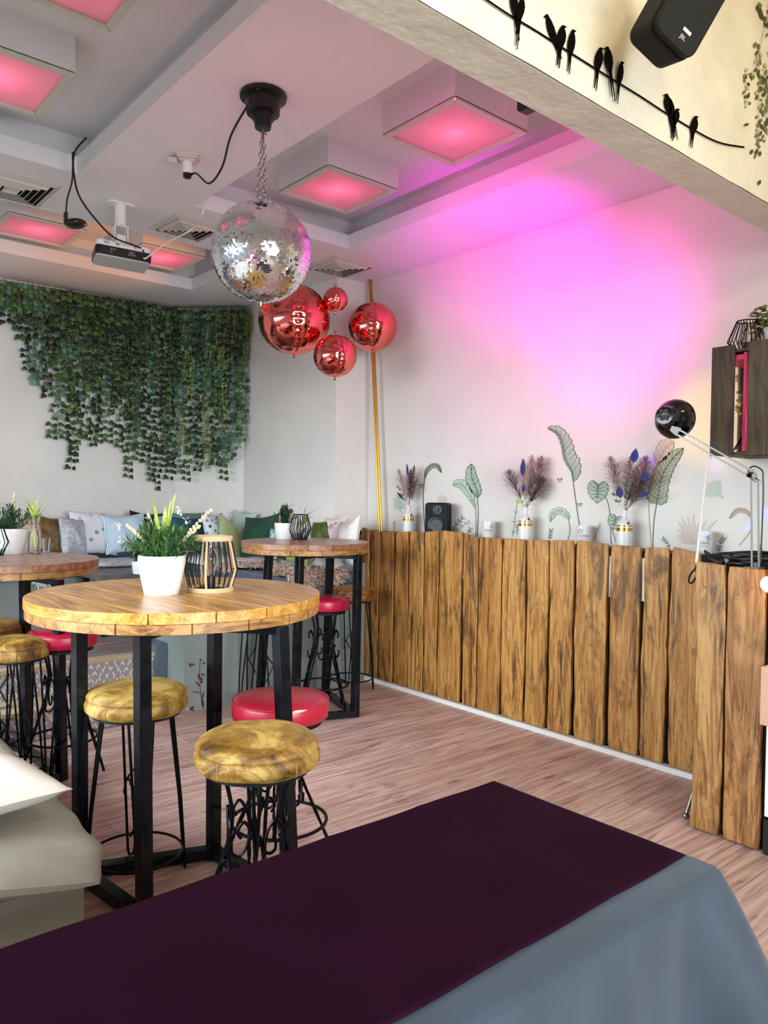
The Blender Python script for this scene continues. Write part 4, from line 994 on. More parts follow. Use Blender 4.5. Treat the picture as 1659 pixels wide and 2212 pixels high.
b = MB(); b.tube(bez([H_ + side * .01, hc - ax * .0 + e_ * -.05, hc + ax * .06], 6), .005); b.build('head_joint', M_CHROME, t)
b = MB(); b.tube(bez([E_ + hz * .02 + V((0, 0, .035)), E_ + V((0, 0, .042)), E_ - hz * .03 + V((0, 0, .022)), E_ - hz * .034 - V((0, 0, .02)), -hz * .024 + V((0, 0, .3)), -hz * .02 + V((0, 0, .03))], 8), .0032); b.build('lamp_cord', M_CABLE, t)

# ---- coiled black cables behind the counter top, hanging ends
b = MB(); rnd = random.Random(9)
for i in range(9):
    c_ = V((3.62 + rnd.uniform(-.05, .05), 1.60 + rnd.uniform(-.05, .03), 1.21 + i * .0055)); rx, ry = rnd.uniform(.10, .17), rnd.uniform(.10, .15)
    b.tube([c_ + V((rx * math.cos(a2), ry * math.sin(a2), .006 * math.sin(a2 * 2 + i))) for a2 in [2 * PI * k / 30 for k in range(30)]], .0055, 7, closed=True)
b.tube(bez([V((3.55, 1.72, 1.215)), at(1560, 1215, x=3.6), at(1530, 1195, x=3.62), at(1523, 1190, x=3.6), at(1531, 1205, x=3.56), at(1560, 1216, x=3.55)], 8), .0055, 7)
tag(b.build('coiled_cable', M_CABLE), 'coil of black cable lying behind the counter top by the desk lamp', 'cable')
tag(MB().tube(bez([at(1512, 1218, x=3.42), at(1492, 1240, x=3.45), at(1488, 1256, x=3.45), at(1496, 1258, x=3.43), at(1510, 1235, x=3.42)], 8), .0045).build('cable_loop', M_CABLE), 'small black cable loop hanging beside the nearer oak planks', 'cable')
tag(MB().tube(bez([at(1536, 985, x=3.86), at(1528, 1008, x=3.82), at(1521, 1060, x=3.72), at(1513, 1140, x=3.6), at(1504, 1216, x=3.5)], 10), .0065).build('hanging_white_cable', M_WCABLE), 'white cable hanging from the dark wall crate down to the planks', 'cable')
b = MB(); pz = at(1655, 1205, x=3.9); b.box(3.7, 4.15, 1.05, 1.62, 1.201, 1.255); tag(b.build('black_device', M_BLACKM, bevel=.01), 'flat black device on the counter behind the lamp stand at the right edge', 'device')

# ---- wall crate with lantern and plant
cr = thing('wall_crate', 'dark weathered wooden crate fixed high on the right wall', 'crate', (3.86, 1.9, 1.72))
CO = V((3.86, 1.9, 1.72)); q0, q1, q2, q3 = at(1541, 752, x=3.85), at(1590, 750, x=3.85), at(1620, 742, x=3.85), at(1680, 738, x=3.85)
zt, zb = q0.z, at(1541, 985, x=3.85).z
def slat(y0, y1, z0, z1, x0, x1, nm='slat'):
    b = MB(); b.box(x0 - CO.x, x1 - CO.x, y1 - CO.y, y0 - CO.y, z0 - CO.z, z1 - CO.z); return b.build(nm, M_CRATE, cr, smooth=False, bevel=.003)
slat(q0.y, q1.y + .0, zb, zt, 3.835, 3.85); slat(q2.y, q3.y, zb - .005, zt + .005, 3.835, 3.85)
slat(q0.y, 1.3, zt - .035, zt - .02, 3.85, XR, 'top_board'); slat(q0.y - .02, 1.3, zb, zb + .018, 3.85, XR, 'bottom_board'); slat(q0.y, q0.y - .015, zb + .02, zt - .02, 4.13, XR, 'side_board')
slat(at(1610, 990, x=3.86).y, 1.3, zb - .018, zb - .003, 3.845, 3.9, 'lower_rail')
b = MB(); yy = q2.y + .03; b.box(-.005, .25, yy - CO.y - .014, yy - CO.y, zb + .02 - CO.z, zt - .04 - CO.z); b.box(-.005, .25, yy - CO.y, q0.y - CO.y - .02, zt - .075 - CO.z, zt - .05 - CO.z)
b.build('pink_lining', mat('magenta_lining', 'd0205e', .5), cr, smooth=False)
b = MB(); f0 = V((4.0 - CO.x, yy - CO.y, zb + .03 - CO.z))
b.cur = 0; b.prism([f0 + V((0, .0, .0)), f0 + V((0, .05, .0)), f0 + V((0, .075, .12)), f0 + V((0, .04, .21)), f0 + V((0, .0, .24))], (.02, 0, 0))
b.cur = 1; b.prism([f0 + V((-.02, .11, .0)), f0 + V((-.02, .08, .02)), f0 + V((-.02, .0, .16)), f0 + V((-.02, .0, .11))], (.015, 0, 0)); b.prism([f0 + V((-.03, .06, .17)), f0 + V((-.03, .05, .19)), f0 + V((-.03, .0, .16)), f0 + V((-.03, .0, .13))], (.012, 0, 0))
o = b.build('paper_ornament', [mat('pink_paper', 'ea4a86', .5), mat('grey_paper', 'a8aaae', .5)], smooth=False); o.location = CO; tag(o, 'pink and grey folded ornament inside the dark wall crate', 'ornament')
lp = light('POINT', 'crate_glow_lamp', (4.05, 1.62, 1.9), (1.0, .1, .45), 1.6, radius=.02)

def cage(x, y, z, h, rt, rm, rb, n, label, rattan=False, wire=.0028, zm=.42):
    t = thing('wire_lantern', label, 'lantern', (x, y, z)); wm = M_BLACKM
    b = MB()
    for r_, z_ in ((rt, h - .003), (rb, .004)): b.tube(arc((0, 0, z_), r_, 0, 2 * PI, 40)[:-1], wire * 1.1, 6, closed=True)
    b.lathe([(.001, .003), (rb, .003), (rb, .006), (.001, .0065)], seg=32); b.build('frame_rings', wm, t)
    b = MB(); b2 = MB()
    for k in range(n):
        a = 2 * PI * (k + .5) / n; c_, s_ = math.cos(a), math.sin(a)
        (b2 if rattan and k % 5 == 0 else b).tube([(rb * c_, rb * s_, .003), (rm * c_, rm * s_, h * zm), (rt * c_, rt * s_, h - .003)], wire * (.9 if not (rattan and k % 5 == 0) else 1.5), 5)
    b.build('wires', wm, t)
    if rattan:
        b2.build('rattan_wires', mat('natural_rattan', 'd0b48c', .8, bump=(60, .5)), t)
        for z_, r_ in ((h - .008, rt + .002), (.008, rb + .003)):
            b = MB(); b.lathe([(r_ - .006, z_ - .009), (r_ + .004, z_ - .01), (r_ + .006, z_ - .005), (r_ + .0045, z_), (r_ + .006, z_ + .005), (r_ + .004, z_ + .01), (r_ - .006, z_ + .009), (r_ - .006, z_ - .009)], seg=60, cap=False)
            b.build('rattan_binding', mat('natural_rattan', 'd0b48c', .8), t)
    b = MB(); b.lathe([(.02, .005), (.021, .06)] if h > .19 else [(.016, .005), (.017, .045)], seg=20); b.build('bulb_socket', M_BLACK, t)
    k = h * .62; zb_ = .06 if h > .19 else .045; r_ = .03 if h > .19 else .022
    b = MB(); b.lathe([(r_ * .5, zb_), (r_ * .55, zb_ + .01), (r_, zb_ + k * .45), (r_ * .95, zb_ + k * .62), (r_ * .5, zb_ + k * .82), (.001, zb_ + k * .85)], seg=24); b.build('glass_bulb', M_GLASS, t)
    b = MB()
    for q_ in range(5): a = q_ * 2 * PI / 5; b.tube([(.004 * math.cos(a), .004 * math.sin(a), zb_ + .01), (.008 * math.cos(a), .008 * math.sin(a), zb_ + k * .6)], .0006, 4)
    b.build('filament', M_BRASS, t)
    return t
lp_ = at(1613, 748, x=3.96)
cage(3.96, lp_.y, zt - .018, .155, .05, .092, .062, 24, 'black wire lantern standing on top of the dark wall crate', zm=.33)
# variegated ivy in a white pot on the crate
pp = at(1668, 735, x=4.0)
t = thing('ivy_pot', 'white pot of variegated ivy on the wall crate at the right edge', 'potted plant', (4.02, pp.y, zt - .018))
b = MB(); b.lathe([(.05, 0), (.062, .11), (.057, .11), (.05, .09), (.001, .09)], seg=32); b.build('pot', M_CER, t)
def ivyleaf(b, p, d, up, s_):
    d = V(d).normalized(); a = V(up).cross(d); a = a.normalized() if a.length > 1e-4 else V((1, 0, 0)); n = d.cross(a) * .12
    P_ = lambda u, v, w=0: p + a * u * s_ + d * v * s_ + n * w * s_
    b.add([P_(0, 0), P_(-.3, -.1), P_(-.55, .3), P_(-.35, .5), P_(0, 1, -1), P_(.35, .5), P_(.55, .3), P_(.3, -.1), P_(0, .3, 1.3)], [(0, 8, 2, 1), (8, 3, 2), (8, 4, 3), (8, 5, 4), (8, 6, 5), (0, 7, 6, 8)])
b = MB(); rnd = random.Random(4)
for i in range(230):
    a = rnd.uniform(0, 2 * PI); el = rnd.uniform(-.3, 1.3); R_ = rnd.uniform(.03, .13); p = V((R_ * math.cos(a) * math.cos(el), R_ * math.sin(a) * math.cos(el) , .12 + R_ * math.sin(el)))
    if p.x > .12: p.x = .12
    ivyleaf(b, p, (math.cos(a), math.sin(a), rnd.uniform(-.6, .5)), (0, 0, 1), rnd.uniform(.02, .042))
b.build('foliage', M_VARI, t, smooth=False)
b = MB(); rnd = random.Random(8)
for (x_, y_) in ((.0, .10), (.07, .20), (.10, .14)):
    sp = bez([V((0, 0, .11)), V((x_, y_ * .7, .16)), V((x_, y_, .06)), V((x_ , y_ + .01, -.12)), V((x_, y_, -.3 if x_ else .0))], 10); b.tube(sp, .0015, 5)
    for q_ in sp[6:]:
        if rnd.random() < .75: ivyleaf(b, q_, (rnd.uniform(-.5, .2), rnd.uniform(-1, 1), rnd.uniform(-1, .1)), (-1, 0, .2), rnd.uniform(.02, .034))
b.build('trailing_vine', M_VARI, t, smooth=False)
# ================================================================= IVY WALL
def wall_at(px, py):
    if px < 378: return at(px, py, y=7.13)
    return at(px, py, n=V((.7071, .7071, 0)), d=V((3.29, 7.2, 0)).dot(V((.7071, .7071, 0))) - .07)
ENV = [(-30, 700), (0, 690), (40, 735), (62, 830), (82, 862), (103, 895), (122, 1010), (168, 1018), (196, 1016), (222, 1000), (246, 935), (273, 1052), (304, 1010), (343, 1062), (360, 1049), (385, 1032), (413, 1040), (451, 1022), (493, 1040), (517, 1022), (534, 1018)]
def strand(L, kind, seed):
    rnd = random.Random(seed); b = MB(); b.cur = 1; n = max(5, int(L / .055)); pts = []
    ph = rnd.uniform(0, 6)
    for i in range(n + 1): pts.append(V((.018 * math.sin(i * .55 + ph) * (i / n), -.012 - .02 * abs(math.sin(i * .8 + ph)), -L * i / n)))
    b.tube(pts, .0017, 4); b.cur = 0
    sp = {'ivy': .058, 'euc': .05, 'fern': .022}[kind]; m = int(L / sp)
    for i in range(m):
        t_ = (i + .5) / m; p = pts[int(t_ * n)] + V((0, 0, 0))
        p.z = -L * t_
        for s_ in (-1, 1):
            if rnd.random() < .12: continue
            d = V((s_ * rnd.uniform(.5, 1), rnd.uniform(-.5, .1), rnd.uniform(-.9, .1)))
            if kind == 'ivy':
                q_ = p + d * .02; ivyleaf(b, q_, d + V((0, 0, -.5)), (rnd.uniform(-.4, .4), -1, .25), rnd.uniform(.040, .055))
            elif kind == 'euc':
                c_ = p + d.normalized() * .026; a_, e_, _ = frame(V((rnd.uniform(-.5, .5), -1, rnd.uniform(-.2, .6)))); r_ = rnd.uniform(.017, .026)
                b.add([c_ + a_ * r_ * math.cos(k * PI / 4) + e_ * r_ * math.sin(k * PI / 4) for k in range(8)], [tuple(range(8))])
            else:
                for _ in range(4):
                    d = V((s_ * rnd.uniform(.4, 1), rnd.uniform(-.6, .1), rnd.uniform(-1, .2))).normalized(); b.poly([p, p + d * .018 + V((0, 0, .005)), p + d * .036, p + d * .018 - V((0, 0, .005))])
    return b
STR = {}
def put_strand(px, top, bot, kind, layer, i):
    p = wall_at(px, top); e = wall_at(px, bot); L = max(.25, p.z - e.z); key = (kind, round(L * 5) / 5, i % 2)
    lab = {'ivy': 'dark green artificial ivy strand hanging in the leafy curtain on the back wall', 'euc': 'round-leaved eucalyptus strand hanging in the leafy curtain on the back wall', 'fern': 'fine yellow-green leaf strand in the right part of the leafy curtain'}[kind]
    nm = {'ivy': 'ivy_strand', 'euc': 'eucalyptus_strand', 'fern': 'fern_strand'}[kind]
    if key not in STR:
        o = strand(key[1], kind, hash(key[1]) % 97 + i).build(nm, [{'ivy': M_IVY if i % 2 else M_IVYD, 'euc': M_EUC, 'fern': M_FERN}[kind], M_STEM], smooth=False)
        tag(o, lab, 'artificial vine', {'ivy': 'ivy strands on the back wall', 'euc': 'eucalyptus strands on the back wall', 'fern': 'fine-leaved strands on the back wall'}[kind]); STR[key] = o
    else:
        o = STR[key].copy(); COL.objects.link(o)
    o.location = p + V((0, -layer * .03, 0)); o.scale = (1, 1, L / key[1]); o.rotation_euler = (0, 0, (0 if px < 378 else -PI / 4) + (i % 5 - 2) * .12)
rnd = random.Random(21)
ids = 0
for layer, (sp, f0, f1) in enumerate(((11.5, .78, 1.0), (11.5, .35, .75), (12, .15, .36))):
    px = -14 + layer * 4
    while px < 533:
        top = 603 + px * .159 if px < 378 else 667 - (px - 378) * .02
        bot = top + (interp(ENV, px) - top) * rnd.uniform(f0, f1)
        r_ = rnd.random()
        if px > 375: kind = 'euc' if r_ < .3 else ('fern' if r_ < .62 else 'ivy')
        else: kind = 'euc' if r_ < .16 else 'ivy'
        put_strand(px, top + 2, bot, kind, layer, ids); ids += 1
        px += sp * rnd.uniform(.8, 1.2) * (.72 if px > 378 else 1)
b = MB(); pts = [wall_at(x, (603 + x * .159 if x < 378 else 667 - (x - 378) * .02) + 3) for x in (-40, 100, 250, 376)] + [wall_at(x, 664) for x in (384, 460, 532)]
b.tube(pts, .006, 6); tag(b.build('vine_rail', M_STEM), 'thin rail under the ceiling carrying the leafy strands', 'rail')

# ================================================================= RAISED PLATFORM, STEPS, BENCHES
PZ = .38
b = MB(); b.prism([(XL + .01, 5.2, .0), (2.32, 5.2, .0), (2.32, 5.345, .0), (3.19, 5.345, .0), (3.19, 7.18, .0), (XL + .01, 7.18, .0)], (0, 0, PZ)); tag(b.build('platform', floor_mat('platform_laminate', '7c6a66', '93807a', '56474a'), smooth=False), 'raised platform with dark wood floor below the ivy wall', 'platform')
t = thing('platform_steps', 'two checker plate steps with pale nosing up to the platform', 'steps', (1.0, 4.82, 0))
def lb(x0, x1, y0, y1, z0, z1, nm, m, par, bv=0.0):
    o_ = V(par.location); b = MB(); b.box(x0 - o_.x, x1 - o_.x, y0 - o_.y, y1 - o_.y, z0 - o_.z, z1 - o_.z); return b.build(nm, m, par, smooth=False, bevel=bv)
lb(XL, 2.325, 4.83, 5.16, .005, .165, 'riser', M_DIAM, t); lb(XL, 2.325, 5.13, 5.168, .19, .355, 'riser', M_DIAM, t)
lb(XL, 2.325, 4.815, 5.13, .166, .19, 'tread', M_NOSE, t, .003); lb(XL, 2.325, 5.115, 5.20, .356, .385, 'nosing', M_NOSE, t, .003)
lb(2.24, 2.328, 5.1, 5.3, .2, .44, 'corner_plate', M_SEATG, t, .002)
t = thing('corner_bench', 'grey painted corner bench with slate seat pads under the ivy wall', 'bench', (3.0, 6.4, 0))
lb(2.33, 3.2, 4.84, 5.34, 0, .79, 'end_panel', M_BENCH, t, .002); lb(3.2, 3.815, 4.845, 6.6, 0, .79, 'base', M_BENCH, t, .002); lb(3.815, 3.955, 4.88, 5.15, 0, .95, 'filler_post', M_BENCH, t, .002)
lb(XL + .01, 3.19, 6.5, 7.1, PZ, .79, 'base', M_BENCH, t, .002)
for x0, x1, y0, y1 in ((3.17, 3.81, 4.83, 6.62), (1.5, 3.16, 6.45, 7.08), (XL + .01, 1.49, 6.45, 7.08)): lb(x0, x1, y0, y1, .79, .875, 'seat_pad', M_SEATG, t, .02)
lb(XL + .01, 3.1, 7.08, 7.17, .88, 1.255, 'backrest', M_SEATG, t, .02)
# painted flowers on the grey end panel
M_RB = mat('oxblood_paint', '5a2a2e', .6)
def onp(px, py, off=.003): return at(px, py, y=4.84 - off)
def blob(b, px, py, L, w, a):
    a = math.radians(a); dx, dy = math.cos(a), -math.sin(a); b.poly([onp(px + dx * L * u - dy * w * s_, py + dy * L * u + dx * w * s_) for u, s_ in ((0, 0), (.3, .9), (.65, .9), (1, 0), (.65, -.9), (.3, -.9))])
b = MB()
for P_ in ([(439, 1529), (434, 1500), (432, 1470), (432, 1434), (436, 1431)],):
    pp_ = bez([(x, y, 0) for x, y in P_], 5)
    for u, v in zip(pp_, pp_[1:]): b.poly([onp(u.x - .6, u.y), onp(u.x + .6, u.y), onp(v.x + .6, v.y), onp(v.x - .6, v.y)])
for x, y, L, w, a in ((435, 1429, 8, 2, 115), (437, 1433, 8, 2, 8), (434, 1458, 9, 3, 10), (433, 1463, 9, 3, -60), (431, 1455, 8, 2.4, 250), (431, 1468, 8, 3, 100), (432, 1472, 7, 3, -20), (433, 1484, 17, 2, 130), (434, 1498, 20, 1.4, 165), (437, 1510, 17, 2.2, 78), (440, 1530, 24, 3, 100)): blob(b, x, y, L, w, a)
tag(b.build('flower_decal', M_RB, smooth=False), 'dark red painted flower on the grey bench end panel', 'wall decal')
b = MB()
for x, y, L, w, a in ((414, 1436, 7, 2.5, 160), (414, 1436, 7, 2.5, 200), (414, 1436, 7, 2.5, 10), (413, 1437, 6, .8, -100)): blob(b, x, y, L, w, a)
tag(b.build('dragonfly_decal', M_RB, smooth=False), 'small dark red painted dragonfly left of the flower', 'wall decal')
b = MB()
for x, y, L, w, a in ((416, 1531, 7, 2.5, 70), (416, 1531, 7, 2.5, 150), (416, 1532, 6, 2, -60), (416, 1532, 6, 2, 200)): blob(b, x, y, L, w, a)
tag(b.build('butterfly_decal', M_RB, smooth=False), 'small dark red painted butterfly near the floor by the checker plate', 'wall decal')
b = MB()
for P_ in ([(714, 1475), (713, 1430), (717, 1382)], [(715, 1418), (722, 1397)], [(714, 1440), (706, 1434)], [(714, 1458), (722, 1448)]):
    pp_ = bez([(x, y, 0) for x, y in P_], 5)
    for u, v in zip(pp_, pp_[1:]): b.poly([onp(u.x - .6, u.y), onp(u.x + .6, u.y), onp(v.x + .6, v.y), onp(v.x - .6, v.y)])
for cx_, cy_ in ((717, 1380), (722, 1395), (710, 1387)): b.poly([onp(cx_ + 3.4 * math.cos(k), cy_ + 3.8 * math.sin(k)) for k in [2 * PI * q_ / 12 for q_ in range(12)]][::-1])
tag(b.build('flower_decal', M_INK, smooth=False), 'black painted seed head flower on the grey bench front behind the red stool', 'wall decal')
for cx_, cy_, lb_ in ((418 - 14, 1531, 'white paint chip low on the grey end panel'),):
    b = MB(); b.poly([onp(cx_ + r_ * math.cos(k), cy_ + r_ * 1.3 * math.sin(k)) for k, r_ in [(2 * PI * q_ / 9, 1.6 + .8 * math.sin(q_ * 5)) for q_ in range(9)]][::-1]); tag(b.build('paint_chip', M_WHITE, smooth=False), lb_, 'mark')

# ---- cushions
def cushion(pos, w, h, yaw, lean, roll, m, label, th=.075, seed=0):
    t_ = th; rnd = random.Random(seed + int(w * 100)); a0, a1, a2 = [rnd.uniform(0, 6) for _ in range(3)]; b = MB(); n = 26
    for s_ in (-1, 1):
        def f(u, v, s_=s_):
            u = 2 * u - 1; v = 2 * v - 1
            x = w / 2 * u * (1 - .09 * (1 - v * v)); z = h / 2 * v * (1 - .09 * (1 - u * u))
            e = max(0, (1 - abs(u) ** 2.4)) * max(0, (1 - abs(v) ** 2.4))
            y = t_ * e ** .55 * (1 + .10 * math.sin(u * 5 + a0 + v * 3) + .07 * math.sin(v * 8 + a1) * u)
            z -= .02 * (1 - abs(u)) * max(0, v) * math.sin(a2)
            return V((x if s_ < 0 else x, s_ * y, z)) 
        if s_ < 0: b.grid(f, n, n)
        else: b.grid(lambda u, v: f(1 - u, v), n, n)
    o = b.build('cushion', m, angle=80)
    o.location = pos; o.rotation_euler = (Matrix.Rotation(yaw, 3, 'Z') @ Matrix.Rotation(lean, 3, 'X') @ Matrix.Rotation(roll, 3, 'Y')).to_euler()
    return tag(o, label, 'cushion')
C_ = {
 'plush': fabric('beige_plush', 'b8a294', 'd4c0b2', .95), 'brown': velvet('bronze_velvet', '38260e', '5e461c', '8c6c34', .45),
 'damask': fabric('silver_damask', 'c2c8cf', 'a3a8ad', .5, 'damask'), 'leafw': fabric('white_eucalyptus_print', 'e2e4ea', '9fb4b8', .8, 'leaf', 1.0, '6f8f84'),
 'stripe': fabric('blue_white_stripe', '8fb6cf', 'e6f0f6', .8, 'stripe'), 'black': fabric('black_cloth', '0c0e14', '14161c'), 'lblue': fabric('powder_blue_cloth', '8fa9cc', 'a4bad6'),
 'teal': fabric('dark_teal_cloth', '12424a', '1c5a60'), 'gteal': fabric('grey_teal_cloth', '5a7c7c', '6a8a88'), 'navyp': fabric('white_navy_leaf_print', 'dfe5ee', '273a52', .8, 'leaf', 1.5, '8299b0'),
 'lgreen': fabric('soft_green_satin', '9db27c', 'b2c492', .45), 'mint': fabric('pale_mint_cloth', 'b8cfc6', 'c6dad2'), 'dgreen': fabric('dark_green_rib', '173a2a', '20503a', .8, 'rib'),
 'bluep': fabric('white_blue_print', 'd6e2ea', '86aab8', .8, 'damask', .6), 'olive': velvet('olive_velvet', '28340a', '465814', '6a7c2a', .5), 'dolive': fabric('dark_olive_cloth', '2c3a12', '3c4c1a'),
 'pinkleaf': fabric('blush_leaf_print', 'ead8da', '7fa08c', .8, 'leaf', .8, 'c9a8ac'), 'cream': fabric('white_green_leaf_print', 'e6e4e0', '8cab9c', .8, 'leaf', .6, 'd9dcd6'), 'lolive': fabric('pale_olive_satin', '8c9a58', 'a2b06c', .5),
 'white': fabric('warm_white_cotton', 'cfc5bb', 'd8d0c8', .7)}
LN = -.28
def cb(px, py, wpx, hpx, m, label, yaw=0.0, roll=0.0, y=6.93, lean=LN, x=None, th=.07):
    p = at(px, py, y=y) if x is None else at(px, py, x=x); dpt = -(ROT.transposed() @ (p - EYE)).z; s_ = dpt / F_PX
    return cushion(p, wpx * s_ * (1.12 if x is None else 1.15), hpx * s_ * 1.08, (0 if x is None else -PI / 2) + yaw, lean, roll, m, label, th, int(px))
cb(62, 1155, 66, 84, C_['plush'], 'beige plush cushion behind the glass bottle on the left table', .2)
cb(116, 1157, 84, 84, C_['brown'], 'dark bronze velvet cushion, second from the left on the back bench', -.1, .12)
cb(158, 1160, 64, 80, C_['damask'], 'silver damask cushion leaning sideways against the leaf-print one', .5, .12, 6.8)
cb(201, 1152, 90, 88, C_['leafw'], 'white cushion with round eucalyptus leaf print on the back bench', 0, .06)
cb(271, 1152, 90, 82, C_['stripe'], 'blue and white striped cushion right of the leaf-print one', .05, -.04, 6.86)
cb(318, 1148, 70, 82, C_['black'], 'black cushion half hidden between striped and blue cushions', 0, .1)
cb(350, 1152, 60, 70, C_['lblue'], 'powder blue cushion behind the big white plant pot', 0, -.1, 6.9)
cb(408, 1142, 80, 66, C_['gteal'], 'grey-teal cushion behind the dark teal one', 0, .0, 6.82)
cb(408, 1158, 76, 80, C_['teal'], 'dark teal cushion between potted plant and rattan lantern', .1, .05, 6.64)
CX = 3.66
cb(468, 1148, 84, 76, C_['navyp'], 'white cushion with navy leaf sprigs in the bench corner', .6, .0, 6.4)
cb(520, 1138, 66, 66, C_['mint'], 'pale mint cushion behind the soft green one', .2, .1, x=3.70)
cb(498, 1160, 74, 76, C_['lgreen'], 'soft green satin cushion standing on its corner in the bench corner', .55, .42, y=6.25)
cb(561, 1158, 88, 88, C_['dgreen'], 'large dark green ribbed cushion left of the white pot on the back table', .25, -.12, x=3.62)
cb(604, 1172, 50, 70, C_['bluep'], 'white cushion with blue pattern behind the white pot on the back table', .2, -.25, x=3.6)
cb(700, 1152, 64, 52, C_['olive'], 'olive velvet cushion behind the black lantern on the back table', .2, -.12, x=3.68)
cb(648, 1194, 64, 50, C_['lolive'], 'pale olive cushion low under the back table top', .1, .1, x=3.5)
cb(618, 1188, 44, 44, C_['dolive'], 'dark olive cushion low behind the back table leg', .1, .1, x=3.6)
cb(722, 1150, 62, 70, C_['pinkleaf'], 'blush cushion with green leaf print near the plank front', .15, -.1, x=3.72)
cb(749, 1172, 70, 104, C_['cream'], 'white cushion with pale green leaves, nearest the plank front', -.15, -.22, x=3.6)
cb(668, 1180, 54, 60, C_['white'], 'plain white cushion partly under the back table top', .1, .3, x=3.66)

# ---- throws
def fur(name, label, cx_, cy_, z, w, d, cols, drop=None, n=2600, L=.035, seed=1, rz=0):
    rnd = random.Random(seed); t = thing(name, label, 'throw', (cx_, cy_, z), rz); b = MB(); b.cur = 0
    def surf(u, v):
        a = u * 2 - 1; c_ = v * 2 - 1; sc = 1 + .12 * math.sin(3 * math.atan2(c_, a) + seed); x = a * w / 2 * math.sqrt(max(0, 1 - c_ * c_ / 2)) * sc; y = c_ * d / 2 * math.sqrt(max(0, 1 - a * a / 2)) * sc
        zz = .012 + .006 * math.sin(x * 30) * math.cos(y * 25)
        if drop is not None:
            k, lim = drop; q_ = {'x': x, 'y': y}[k]
            if q_ < lim: over = lim - q_; zz -= over; 
            if q_ < lim:
                if k == 'x': x = lim - .012
                else: y = lim - .012
        return V((x, y, zz))
    b.grid(surf, 40, 40)
    for i in range(n):
        u, v = rnd.random(), rnd.random(); p = surf(u, v); q_ = surf(min(1, u + .01), v); r_ = surf(u, min(1, v + .01)); nn = (q_ - p).cross(r_ - p)
        nn = nn.normalized() if nn.length > 1e-9 else V((0, 0, 1))
        d_ = (nn + V((rnd.gauss(0, .7), rnd.gauss(0, .7), -.35 + rnd.gauss(0, .3)))).normalized(); l_ = L * rnd.uniform(.5, 1.2); a_, e_, _ = frame(d_); b.cur = rnd.randrange(len(cols))
        b.add([p - a_ * .0035, p + a_ * .0035, p + d_ * l_ * .6 + a_ * .003 + V((0, 0, -.002)), p + d_ * l_ + V((0, 0, -.25 * l_))], [(0, 1, 2), (0, 2, 3)])
    b.build('fleece', cols, t, smooth=False); return t
M_F1 = [mat('fleece_tan', 'cfae9c', .9), mat('fleece_cream', 'ecd9cc', .9), mat('fleece_brown', 'a8846f', .9)]; M_F2 = [mat('fleece_white', 'e8e4dc', .9), mat('fleece_ivory', 'f2efe8', .9)]
fur('sheepskin_throw', 'tan and cream shaggy throw on the bench behind the brown stool', 3.42, 5.02, .88, .62, .62, M_F1, drop=('y', -.20), n=4200, L=.05, seed=3)
fur('sheepskin_throw', 'cream-edged shaggy throw further left on the corner bench', 3.40, 5.75, .88, .55, .8, M_F1 + M_F2, drop=('x', -.25), n=3800, L=.045, seed=5)
fur('sheepskin_throw', 'white sheepskin hanging over the back bench behind the left table', 1.9, 6.6, .88, .5, .55, M_F2, drop=('y', -.17), n=2600, L=.06, seed=7)
fur('sheepskin_throw', 'white sheepskin at the far left of the back bench', 1.2, 6.6, .88, .5, .5, M_F2, drop=('y', -.17), n=2000, L=.05, seed=9)
def flatcloth(pts, z, th, m, name, label, seed):
    b = MB(); c_ = sum((V(p) for p in pts), V((0, 0))) / 4
    def f(u, v):
        p = (V(pts[0]) * (1 - u) + V(pts[1]) * u) * (1 - v) + (V(pts[3]) * (1 - u) + V(pts[2]) * u) * v
        e = min(u, 1 - u, v, 1 - v); return V((p.x, p.y, z + th * min(1, e * 9) ** .5 + .006 * math.sin(u * 9 + seed) * math.sin(v * 7 + seed)))
    b.grid(f, 26, 26); return tag(b.build(name, m, solid=.006), label, 'throw')
flatcloth([(2.2, 6.40), (3.0, 6.42), (3.0, 6.78), (2.25, 6.82)], .875, .04, C_['damask'], 'folded_blanket', 'silvery folded blanket lying on the back bench in front of the striped cushion', 1)
flatcloth([(3.15, 5.9), (3.7, 5.9), (3.7, 6.5), (3.1, 6.5)], .878, .045, fabric('blush_blanket_cloth', 'e6dfe4', 'efeaec'), 'folded_blanket', 'blush white folded blanket in the bench corner under the green cushions', 4)

# ---- low table on the platform with its pot
lt = at(275, 1233, z=.86); t = thing('low_table', 'dark wooden low table on the platform behind the round tables', 'table', (lt.x, lt.y - .0, PZ))
b = MB(); b.box(-.32, .42, -.25, .25, .44, .48); b.build('tabletop', M_DARKW, t, smooth=False, bevel=.003)
for sx in (-.26, .36):
    for sy in (-.2, .2): b = MB(); b.box(sx - .02, sx + .02, sy - .02, sy + .02, 0, .44); b.build('leg', M_BLACKM, t, smooth=False)

